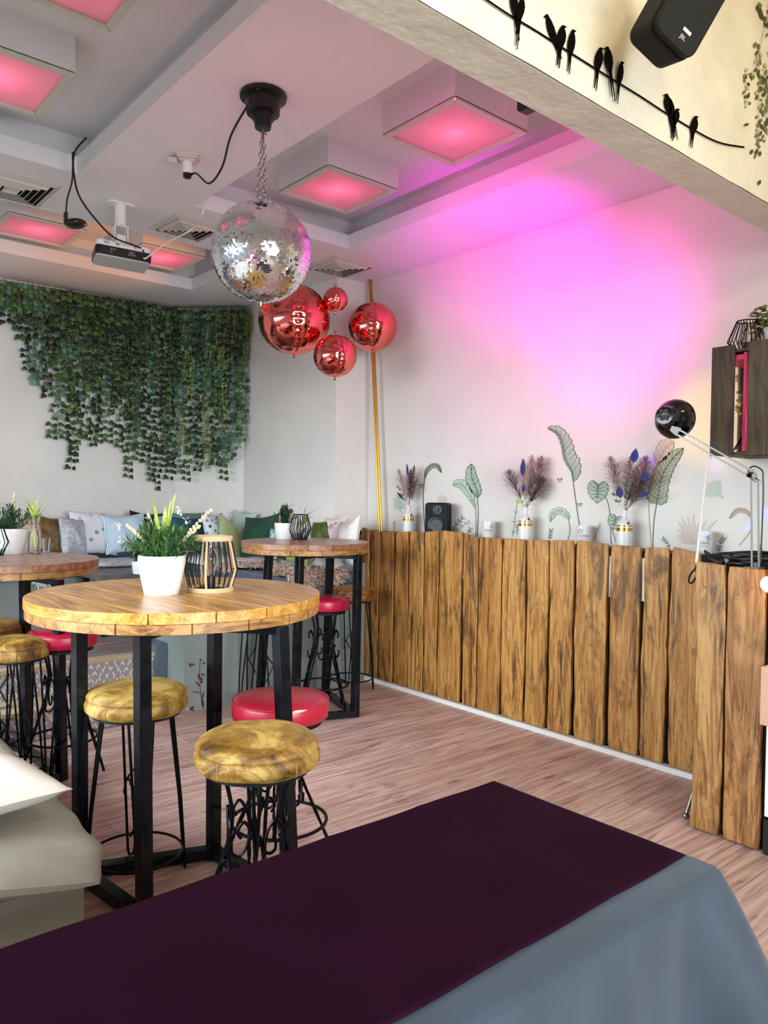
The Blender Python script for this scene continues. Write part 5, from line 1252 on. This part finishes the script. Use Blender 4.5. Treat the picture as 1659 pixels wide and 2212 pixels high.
# ================================================================= PLANTS
def bush(b, rnd, r, h, n, z0, nl=28, L=.038, w=.0037, rr=.3):
    for i in range(n):
        a = rnd.uniform(0, 2 * PI); el = rnd.uniform(.25, 1.35); tip = V((math.cos(a) * math.cos(el) * r, math.sin(a) * math.cos(el) * r, z0 + h * math.sin(el) * rnd.uniform(.7, 1))); base = V((math.cos(a) * r * rr * rnd.random(), math.sin(a) * r * rr * rnd.random(), z0))
        sp = bez([base, (base + tip) / 2 + V((0, 0, .015)), tip], 6); b.tube(sp, .001, 3)
        for k in range(nl):
            t_ = .12 + .88 * k / nl; q_ = sp[int((len(sp) - 1) * t_)]; d = (tip - base).normalized() * .8 + V((rnd.gauss(0, .7), rnd.gauss(0, .7), rnd.gauss(0, .5))); d.normalize(); aa, ee, _ = frame(d); l_ = L * rnd.uniform(.6, 1.2)
            b.add([q_, q_ + d * l_ * .5 + aa * w, q_ + d * l_, q_ + d * l_ * .5 - aa * w], [(0, 1, 2, 3)])
def blades(b, rnd, n, z0, L, w, spread, droop=.5, a0=0, a1=2 * PI, x0=0, y0=0):
    for i in range(n):
        a = rnd.uniform(a0, a1); l_ = L * rnd.uniform(.6, 1.05); s_ = spread * rnd.uniform(.4, 1); d = V((math.cos(a), math.sin(a), 0)); sd = V((-math.sin(a), math.cos(a), 0)); k = 9; pl, pr = [], []
        for j in range(k + 1):
            t_ = j / k; p = V((x0, y0, z0)) + d * (s_ * l_ * t_ * (1 + .3 * t_)) + V((0, 0, l_ * (t_ - droop * s_ * t_ * t_ * 1.2))); ww = w * math.sin(PI * (.12 + .88 * t_) ** .8) 
            pl.append(p - sd * ww); pr.append(p + sd * ww)
        for j in range(k): b.add([pl[j], pr[j], pr[j + 1], pl[j + 1]], [(0, 1, 2, 3)])
def blossom(b, rnd, p, s_):
    for k in range(5):
        d = V((rnd.gauss(0, 1), rnd.gauss(0, 1), rnd.gauss(0, .7))).normalized(); aa, ee, _ = frame(d); b.add([p, p + d * s_ * .6 + aa * s_ * .22, p + d * s_, p + d * s_ * .6 - aa * s_ * .22], [(0, 1, 2, 3)])
def spike(b, rnd, p0, p1, n=26, s_=.011):
    sp = bez([p0, (V(p0) + V(p1)) / 2 + V((0, 0, .01)), p1], 8); b.tube(sp, .0012, 4)
    for i in range(n): q_ = sp[int((len(sp) - 1) * (.45 + .55 * i / n))]; b.ball(q_ + V((rnd.gauss(0, .003), rnd.gauss(0, .003), 0)), s_ * .5, 5, 4, 1.3)
def planter(x, y, z, rt, rb, h, label, seed, br, bh, dark=False, spider=0, sl=.2, flowers=(), spikes=(), n=34, round_=True):
    rnd = random.Random(seed); t = thing('potted_plant', label, 'potted plant', (x, y, z)); b = MB()
    prof = [(rb * .96, 0), (rb, .004), (rb + (rt - rb) * .6, h * .45), (rt * (1.01 if round_ else 1), h * .85), (rt * (.985 if round_ else 1.0), h), (rt * .94, h), (rt * .93, h * .9), (.001, h * .88)]
    b.lathe(prof, seg=48); b.build('pot', M_CER, t)
    b = MB(); bush(b, rnd, br, bh, n, h * .9); b.build('foliage', M_ROSED if dark else M_ROSE, t, smooth=False)
    if spider: b = MB(); blades(b, rnd, spider, h * .9, sl, .0065, .5); b.build('long_leaves', M_SPID, t, smooth=False)
    if flowers: 
        b = MB()
        for f_ in flowers: blossom(b, rnd, V(f_), .024); blossom(b, rnd, V(f_) + V((.01, 0, -.01)), .02)
        b.build('blossoms', M_FLOW, t, smooth=False)
    if spikes:
        b = MB()
        for s0, s1 in spikes: spike(b, rnd, s0, s1)
        b.build('seed_spike', mat('straw_spike', 'cdbf9c', .8), t)
    return t
TZ1, TZ2, TZ3 = 1.105, 1.172, 1.12
pt1 = at(349, 1283, z=TZ1); Rx = V((ROT[0][0], ROT[1][0], 0)).normalized()      # camera right on the floor plane
def rel(dx, dz, dd=0): q_ = Rx * dx + V((-Rx.y, Rx.x, 0)) * dd; return (q_.x, q_.y, dz)
t = planter(pt1.x, pt1.y, TZ1, .09, .066, .152, 'large white pot with green sprigs and blossoms on the nearest round table', 3, .165, .155, n=74,
        flowers=[rel(-.175, .27), rel(-.16, .21), rel(-.1, .24), rel(-.06, .30), rel(.06, .33), rel(.09, .29), rel(-.09, .19)], spikes=[(rel(.03, .15), rel(.195, .335)), (rel(-.02, .15), rel(-.14, .27)), (rel(.03, .15), rel(.15, .27))])
b = MB(); rnd = random.Random(12); blades(b, rnd, 13, .14, .27, .010, .28, .3); b.build('long_leaves', M_SPID, t, smooth=False)
pt2 = at(614, 1164, z=TZ2); t = planter(pt2.x, pt2.y, TZ2, .073, .06, .118, 'white pot with rosemary-like sprigs on the back round table', 5, .10, .15, dark=True, n=26, flowers=[rel(.06, .26), rel(.10, .24)])
t2 = at(662, 1158, z=TZ2); q2 = thing('spider_plant', 'thin arching spider plant behind the black lantern on the back table', 'plant', (pt2.x + .12, pt2.y - .06, TZ2))
b = MB(); blades(b, random.Random(6), 9, .09, .28, .004, .75, .75); b.build('long_leaves', M_SPID, q2, smooth=False); b = MB(); b.lathe([(.025, 0), (.03, .09), (.028, .09), (.001, .02)], seg=20); b.build('glass', M_GLASS, q2)
pt3 = at(26, 1196, z=TZ3); planter(pt3.x, pt3.y, TZ3, .088, .062, .152, 'white pot with dark green sprigs on the left round table', 8, .17, .17, dark=True, n=40, round_=False, spikes=[(rel(.0, .15), rel(.015, .37))], flowers=[rel(.06, .30)])
lt2 = at(302, 1240, z=.86); planter(lt2.x, lt2.y, .862, .062, .052, .10, 'small white pot with dark sprigs on the low dark table', 11, .085, .14, dark=True, n=20, flowers=[rel(0, .24)])
pv = at(74, 1196, z=TZ3); t = thing('glass_bottle_vase', 'clear glass bottle with a rooted spider plant on the left table', 'vase', (pv.x, pv.y, TZ3))
b = MB(); b.lathe([(.030, 0), (.036, .004), (.036, .10), (.034, .12), (.018, .15), (.017, .2), (.021, .205), (.021, .225), (.018, .226), (.015, .2), (.016, .155), (.031, .118), (.033, .1), (.033, .01), (.001, .008)], seg=32); b.build('bottle', M_GLASS, t)
b = MB(); rnd = random.Random(3)
for i in range(26): a = rnd.uniform(0, 6.28); b.tube(bez([(0, 0, .15), (.02 * math.cos(a), .02 * math.sin(a), .09), (.026 * math.cos(a + 1), .026 * math.sin(a + 1), .02 + rnd.random() * .05)], 5), .0011, 4)
b.build('roots', mat('pale_root', 'd8dc90', .6), t)
b = MB(); blades(b, random.Random(5), 11, .19, .2, .007, .55, .45); b.build('long_leaves', M_SPID, t, smooth=False)
pg = at(99, 1193, z=TZ3); t = thing('small_glass', 'small clear glass beside the bottle on the left table', 'glass', (pg.x, pg.y, TZ3)); b = MB(); b.lathe([(.018, 0), (.019, .003), (.027, .085), (.025, .085), (.017, .008), (.001, .008)], seg=28); b.build('glass_body', M_GLASS, t)

# ================================================================= BAR TABLES
def bar_table(cx_, cy_, r, z, feet, tops, ang, m, label, nb=6, offs=0.0):
    t = thing('round_bar_table', label, 'table', (cx_, cy_, 0)); b = MB(); d = V((math.cos(ang), math.sin(ang), 0)); n = V((-d.y, d.x, 0))
    for lay, (z0, z1, of, rr) in enumerate(((z - .038, z, 0, r), (z - .074, z - .0385, .07, r - .004))):
        w = 2 * r / nb; e = [-r] + [-r + w * (k + of / w + offs) for k in range(0 if of else 1, nb)] + [r]
        for v0, v1 in zip(e, e[1:]):
            g = .002; v0 = max(v0 + g, -rr + .001); v1 = min(v1 - g, rr - .001)
            if v1 - v0 < .004: continue
            a0, a1 = math.asin(max(-1, min(1, v0 / rr))), math.asin(max(-1, min(1, v1 / rr))); k = 26
            pts = [d * rr * math.cos(a0 + (a1 - a0) * i / k) + n * rr * math.sin(a0 + (a1 - a0) * i / k) for i in range(k + 1)] + [-d * rr * math.cos(a1 + (a0 - a1) * i / k) + n * rr * math.sin(a1 + (a0 - a1) * i / k) for i in range(k + 1)]
            b.cur = lay; b.prism([p + V((0, 0, z0)) for p in pts], (0, 0, z1 - z0))
    b.build('tabletop', [m, M_RIM], t, bevel=.005 if r > .5 else .003, angle=30)
    O = V((cx_, cy_, 0)); F = [V((x, y, 0)) - O for x, y in feet]; T = [V((x, y, z - .075)) - O for x, y in tops]
    for f, q_ in zip(F, T):
        b = MB(); b.bar(f + V((0, 0, .002)), q_, .046, .046, up=(d.x, d.y, 0)); b.build('leg', M_STEEL, t, smooth=False, bevel=.003)
    for i in range(4):
        b = MB(); b.bar(F[i] + V((0, 0, .028)), F[(i + 1) % 4] + V((0, 0, .028)), .05, .04); b.build('floor_bar', M_STEEL, t, smooth=False, bevel=.002)
    b = MB(); b.bar(T[0] - V((0, 0, .015)), T[2] - V((0, 0, .015)), .045, .03); b.bar(T[1] - V((0, 0, .015)), T[3] - V((0, 0, .015)), .045, .03); b.build('top_cross', M_STEEL, t, smooth=False)
    return t
def fl(px, py): p = at(px, py, z=0); return (p.x, p.y)
c_ = at(369, 1284, z=TZ1)
bar_table(1.35, 2.86, .562, TZ1, [(1.02, 3.0), (1.08, 2.53), (1.56, 2.34), (1.50, 2.83)], [(.99, 2.94), (1.05, 2.50), (1.49, 2.33), (1.48, 2.80)], math.radians(97), M_TOP, 'nearest round wooden bar table on four black steel legs')
bar_table(3.08, 4.50, .447, TZ2, [(2.79, 4.62), (2.81, 4.20), (3.20, 4.06), (3.36, 4.62)], [(2.86, 4.62), (2.86, 4.24), (3.24, 4.10), (3.36, 4.58)], math.radians(100), M_TOP2, 'small round bar table at the back by the long plank front')
bar_table(1.14, 4.62, .50, TZ3, [(1.18, 4.98), (1.26, 4.60), (1.29, 4.08), (.8, 4.2)], [(1.14, 4.95), (1.24, 4.58), (1.27, 4.10), (.82, 4.22)], math.radians(25), M_TOP2, 'reddish round bar table cut off by the left edge')
p = at(454, 1276, z=TZ1); cage(p.x, p.y, TZ1, .222, .080, .108, .084, 24, 'black wire lantern bound with rattan on the nearest round table', rattan=True, wire=.003, zm=.4)
p = at(648, 1165, z=TZ2); cage(p.x, p.y, TZ2, .185, .052, .083, .05, 22, 'black wire lantern on the back table beside the white pot', wire=.0028, zm=.42)
p = at(-14, 1199, z=TZ3); cage(p.x, p.y, TZ3, .17, .05, .08, .05, 16, 'black wire lantern cut off by the left edge', wire=.003, zm=.45)

# ================================================================= STOOLS
def seat_part(t, r, z, kind):
    b = MB(); m = {'gold': M_VELG, 'brown': M_VELB, 'red': M_VINYL, 'crimson': M_VINYLP}[kind]
    if kind in ('gold', 'brown'):
        prof = [(r * .90, -.088), (r * .985, -.078), (r * 1.01, -.055), (r * .99, -.040), (r * .962, -.0345), (r * .985, -.028), (r * .965, -.014), (r * .86, .0), (r * .6, .012), (r * .3, .017), (.0005, .018)]; rnd = random.Random(int(r * 1e4 + t.location.x * 100)); ph = [rnd.uniform(0, 6) for _ in range(4)]
        prof = [(x.x, x.z) for x in bez([(a, 0, c_) for a, c_ in prof], 3)]; seg = 72; k0 = len(b.v)
        b.lathe([(a, z + c_) for a, c_ in prof], seg=seg)
        for i in range(k0, len(b.v)):
            x, y, zz = b.v[i]; a = math.atan2(y, x); fr_ = (math.hypot(x, y) / r) ** 3; q_ = 1 + fr_ * (.004 * math.sin(5 * a + ph[0] + zz * 60) + .003 * math.sin(17 * a + ph[1]) + .003 * math.sin(29 * a + ph[2] + zz * 90)); b.v[i] = (x * q_, y * q_, zz + .003 * math.sin(x * 31 + ph[3]) * math.cos(y * 27 + ph[1]))
        o = b.build('seat_cushion', m, t, angle=80)
        b = MB()
        for k in range(5): a = k * 2 * PI / 5 + ph[0]; b.tube([(r * f * math.cos(a), r * f * math.sin(a), z + h_) for f, h_ in ((.995, -.038), (1.012, -.055), (.99, -.08))], .0025, 6)
        b.build('side_seam', m, o)
    else:
        prof = [(r * .94, -.078), (r * .985, -.072), (r, -.05), (r, -.014), (r * .975, -.004), (r * .8, .006), (r * .4, .011), (.0005, .012)]
        b.lathe([(a, z + c_) for a, c_ in prof], seg=56); o = b.build('seat_cushion', m, t, angle=80)
        b = MB(); b.tube(arc((0, 0, z - .006), r * .992, 0, 2 * PI, 60)[:-1], .0035, 6, closed=True); b.build('piping', m, o)
        if kind == 'red' and r > .17:
            b = MB(); a0 = math.atan2(-t.location.y, -t.location.x) + .35; b.tube(arc((0, 0, z - .008), r * 1.0, a0 - .42, a0 - .1, 10), [.001, .003, .005, .005, .006, .005, .005, .004, .003, .002, .001], 6); b.build('torn_edge', mat('cream_foam', 'e0d2b8', .9), o)
    b = MB(); b.lathe([(r * .86, z - .1), (r * .86, z - .086)], seg=40); b.build('seat_board', M_BLACKM, t)
def stool(x, y, z, r, kind, legs, rz, label):
    t = thing('bar_stool', label, 'stool', (x, y, 0), rz); t.location = (x, y, 0); seat_part(t, r, z, kind); zt_ = z - .095
    if legs == 'twist':
        for k in range(4):
            a = PI / 4 + PI / 2 * k; c_, s_ = math.cos(a), math.sin(a); b = MB(); sd = V((-s_, c_, 0))
            def P_(rr, zz, off=0): return V((rr * c_, rr * s_, zz)) + sd * off
            for of in (-.017, .017):
                b.tube(bez([P_(r * .55, zt_, of * 1.4), P_(r * .40, zt_ - .13, of), P_(r * .46, zt_ - .24, of * .8)], 5), .0062, 8)
                pts = [P_(r * .46 + (r * 1.22 - r * .46) * q_, (zt_ - .24) * (1 - q_) + .004 * q_, of * (.8 - .6 * q_)) for q_ in [i / 14 for i in range(15)]]; b.tube(pts, .0068, square=True, twist=70)
            b.build('leg', M_IRON, t, angle=30)
            b = MB(); m0 = P_(r * .45, zt_ - .16, 0)
            for sg in (-1, 1):
                q_ = [m0 + V((0, 0, -.10)) + sd * .01 * sg, m0 + V((0, 0, -.02)) + sd * .02 * sg, m0 + sd * .045 * sg + V((0, 0, .025)), m0 + sd * .065 * sg + V((0, 0, -.0)), m0 + sd * .055 * sg + V((0, 0, -.022))]
                b.tube(bez(q_, 5), .0052, 6)
                q_ = [m0 + V((0, 0, -.02)), m0 + V((0, 0, -.12)) + sd * .02 * sg, m0 + V((0, 0, -.155)) + sd * .045 * sg, m0 + V((0, 0, -.145)) + sd * .068 * sg, m0 + V((0, 0, -.11)) + sd * .07 * sg]
                b.tube(bez(q_, 5), .0052, 6)
            b.build('scroll_ornament', M_IRON, t)
        b = MB(); b.tube(arc((0, 0, .19), r * .98, 0, 2 * PI, 48)[:-1], .007, 8, closed=True); b.build('footrest_ring', M_IRON, t)
    else:
        for k in range(4):
            a = PI / 4 + PI / 2 * k; c_, s_ = math.cos(a), math.sin(a); sd = V((-s_, c_, 0)); b = MB()
            def P_(rr, zz, off=0): return V((rr * c_, rr * s_, zz)) + sd * off
            pts = [P_(r * .66, zt_, -.045), P_(r * .86, zt_ * .45, -.026), P_(r * .96, .03, -.013), P_(r * .97, .008, -.006), P_(r * .97, .008, .006), P_(r * .96, .03, .013), P_(r * .86, zt_ * .45, .026), P_(r * .66, zt_, .045)]
            b.tube(pts, .0055, 8); b.build('leg', M_IRON, t, angle=60)
            if k % 2 == 0:
                b = MB(); q_ = [P_(r * .80, zt_ * .66, -.04), P_(r * .81, zt_ * .60, -.02), P_(r * .84, zt_ * .52, .018), P_(r * .82, zt_ * .45, .032), P_(r * .8, zt_ * .42, .03)]; b.tube(bez(q_, 5), .0042, 6)
                q_ = [P_(r * .84, zt_ * .52, .018), P_(r * .84, zt_ * .47, -.0), P_(r * .86, zt_ * .36, -.04)]; b.tube(bez(q_, 5), .0042, 6); b.build('twig_ornament', M_IRON, t)
        b = MB(); b.tube(arc((0, 0, .10), r * .91, 0, 2 * PI, 48)[:-1], .0055, 8, closed=True); b.build('footrest_ring', M_IRON, t)
    return t
s = at(557, 1588, z=.76); stool(s.x, s.y, .76, .19, 'gold', 'twist', .35, 'nearest bar stool with gold crushed velvet seat and twisted iron legs')
s = at(297, 1484, z=.745); stool(s.x, s.y, .745, .192, 'gold', 'hair', .5, 'gold velvet bar stool on thin hairpin legs under the nearest table')
s = at(33, 1382, z=.745); stool(s.x, s.y, .745, .16, 'gold', 'hair', .1, 'gold velvet bar stool at the left edge in front of the left table')
s = at(-22, 1345, z=.76); stool(s.x, s.y, .76, .18, 'brown', 'hair', .1, 'brown velvet bar stool cut off by the left edge')
s = at(137, 1362, z=.76); stool(s.x, s.y, .76, .175, 'crimson', 'twist', .2, 'crimson vinyl bar stool behind the left table leg')
s = at(606, 1506, z=.685); stool(s.x, s.y, .685, .194, 'red', 'twist', .3, 'torn red vinyl bar stool behind the nearest gold stool')
s = at(700, 1291, z=.79); stool(s.x, s.y, .79, .178, 'crimson', 'twist', 1.0, 'bright pinkish red bar stool under the back round table')
s = at(753, 1270, z=.79); stool(s.x + .02, s.y - .02, .79, .18, 'brown', 'hair', .3, 'brown velvet bar stool beside the plank front')
s = at(562, 1538, z=0); stool(s.x, s.y, .76, .17, 'brown', 'hair', .75, 'bar stool whose seat is hidden behind the nearest table top')

# ================================================================= SOFA WITH PILLOW, LOWER LEFT
t = thing('upholstered_bench', 'low bench with grey leatherette seat pad at the lower left edge', 'bench', (.2, 3.0, 0))
lb(XL + .02, .785, 2.27, 4.4, 0, .365, 'box_base', mat('olive_grey_paint', '8f9083', .4, bump=(8, .05)), t, .006)
b = MB(); O = V(t.location)
def pad(u, v):
    # closed rounded pad: u around the section, v along y
    y = 2.17 + 2.3 * v; e = min(1, v * 14) ** .5; a = 2 * PI * u; ex = .35
    sx = math.copysign(abs(math.cos(a)) ** ex, math.cos(a)); sz = math.copysign(abs(math.sin(a)) ** .6, math.sin(a))
    x = -.55 + 1.40 * sx * (1 - .04 * (1 - e)); z = .435 + .078 * sz * (.15 + .85 * e)
    if sx > .8: z -= .045 * (sx - .8) / .2 * (1 - v * 3 if v < .33 else 0); x += .012 * math.sin(y * 25 + z * 30) * max(0, 1 - v * 4)
    z += .006 * math.sin(x * 11 + y * 7)
    return V((x, y, z)) - O
b.grid(pad, 80, 60, closeu=True); b.poly([pad(i / 80, 0) for i in range(80)]); b.build('seat_pad', M_LEATH, t, angle=80)
pl = cushion(at(35, 1690, z=.585), .52, .52, math.radians(38), math.radians(-84), 0, C_['white'], 'large warm white pillow lying on the grey bench at the lower left', .085, 4)
pl.location = (.49, 2.60, .60); pl.rotation_euler = (math.radians(-88), 0, math.radians(9))

# ================================================================= DRAPED TABLE, FOREGROUND
tx0, tx1, ty0, ty1, tz = -1.2, 1.53, .745, 1.325, .75
t = thing('draped_table', 'long table under a slate grey cloth in the foreground', 'table', (.6, 1.03, 0)); O = V(t.location)
b = MB(); b.box(tx0 + .01 - O.x, tx1 - .01 - O.x, ty0 + .01 - O.y, ty1 - .01 - O.y, tz - .03, tz - .004); b.build('tabletop', M_PALEW, t, smooth=False)
for x in (tx0 + .1, tx1 - .1):
    for y in (ty0 + .08, ty1 - .08): b = MB(); b.tube([(x - O.x, y - O.y, 0), (x - O.x, y - O.y, tz - .03)], .014); b.build('leg', M_STEEL, t)
def cloth_mat():
    t = NT('slate_tablecloth'); v = t.coords(); f = t.noise(v, 9, 3); w1 = t.n('TexWave', {'bands_direction': 'X'}, Vector=v, Scale=260, Distortion=0).outputs['Fac']
    t.set(Base_Color=t.ramp(f, [(0.3, '1d2a37'), (0.7, '233241')]), Roughness=.72); t.b.inputs['Sheen Weight'].default_value = .25; t.bump(w1, .06, .001); return t.m
b = MB(); rr = .018; per = []
def rect_pt(s_):
    # perimeter parameter with rounded corners, returns point and outward normal
    w, d = (tx1 - tx0) / 2, (ty1 - ty0) / 2; c0 = V(((tx0 + tx1) / 2, (ty0 + ty1) / 2)); segs = [(V((-w, -d)), V((w, -d)), V((0, -1))), (V((w, -d)), V((w, d)), V((1, 0))), (V((w, d)), V((-w, d)), V((0, 1))), (V((-w, d)), V((-w, -d)), V((-1, 0)))]
    return c0, segs
c0, segs = rect_pt(0); P_ = []
for k, (a, c_, n_) in enumerate(segs):
    L = (c_ - a).length; m = int(L / .02); n2 = segs[(k + 1) % 4][2]
    for i in range(m): 
        q_ = a + (c_ - a) * ((i + .5) / m); P_.append((c0 + q_, n_, min((i + .5) / m * L, L - (i + .5) / m * L)))
    for i in range(1, 7): an = i / 7; P_.append((c0 + c_, (n_ * (1 - an) + n2 * an).normalized(), 0.0))
NPt = len(P_); H = [(0, 0), (.004, .004), (.012, .01), (.018, .02)] + [(.0, .02 + (tz - .06) * i / 18) for i in range(1, 19)]
vs = []; fs = []
for j, (o_, dz) in enumerate(H):
    for i, (q_, n_, e) in enumerate(P_):
        tt = max(0, dz - .02) / (tz - .06); out = (o_ if j < 4 else .018)
        cor = math.exp(-(e / .09) ** 2); s_ = i * .02
        fold = .012 * math.sin(s_ * 19) + .008 * math.sin(s_ * 43 + 1)
        out += tt ** .9 * (.02 + fold * 1.4 + cor * .28) + (.0 if j < 4 else 0)
        vs.append(V((q_.x + n_.x * out - O.x, q_.y + n_.y * out - O.y, tz + .002 - dz + .0005)))
for j in range(len(H) - 1):
    for i in range(NPt): k = (i + 1) % NPt; fs.append((j * NPt + i, (j + 1) * NPt + i, (j + 1) * NPt + k, j * NPt + k))
fs.append(tuple(range(NPt))); b.add(vs, fs)
ob = b.build('tmpcloth', cloth_mat(), None, angle=80); ob.name = 'tablecloth'; ob.location = O; tag(ob, 'slate grey tablecloth draped over the foreground table, flaring at the corner', 'tablecloth')
def runner_mat():
    t = NT('burgundy_runner'); v = t.coords(); f = t.noise(v, 5, 3); w1 = t.noise(v, 420, 2)
    t.set(Base_Color=t.ramp(f, [(0.3, '1b0314'), (0.7, '220519')]), Roughness=.7); t.b.inputs['Specular IOR Level'].default_value = .06; t.bump(w1, .12, .001); return t.m
b = MB()
def rn(u, v):
    x = tx0 + .02 + (1.515 - tx0 - .02) * u; y = .80 + (1.345 - .80) * v
    cr_ = .0012 * math.exp(-((x - 1.25) / .012) ** 2) + .0012 * math.exp(-((x - .98) / .012) ** 2) + .0012 * math.exp(-((x - .70) / .012) ** 2) + .001 * math.sin(x * 21 + y * 9)
    z = tz + .0075 + cr_
    if y > 1.333: z -= (y - 1.333) * 2.2
    return V((x, y, z))
b.grid(rn, 220, 40); tag(b.build('table_runner', runner_mat(), solid=.0025), 'dark burgundy cloth runner lying on the foreground table', 'table runner')
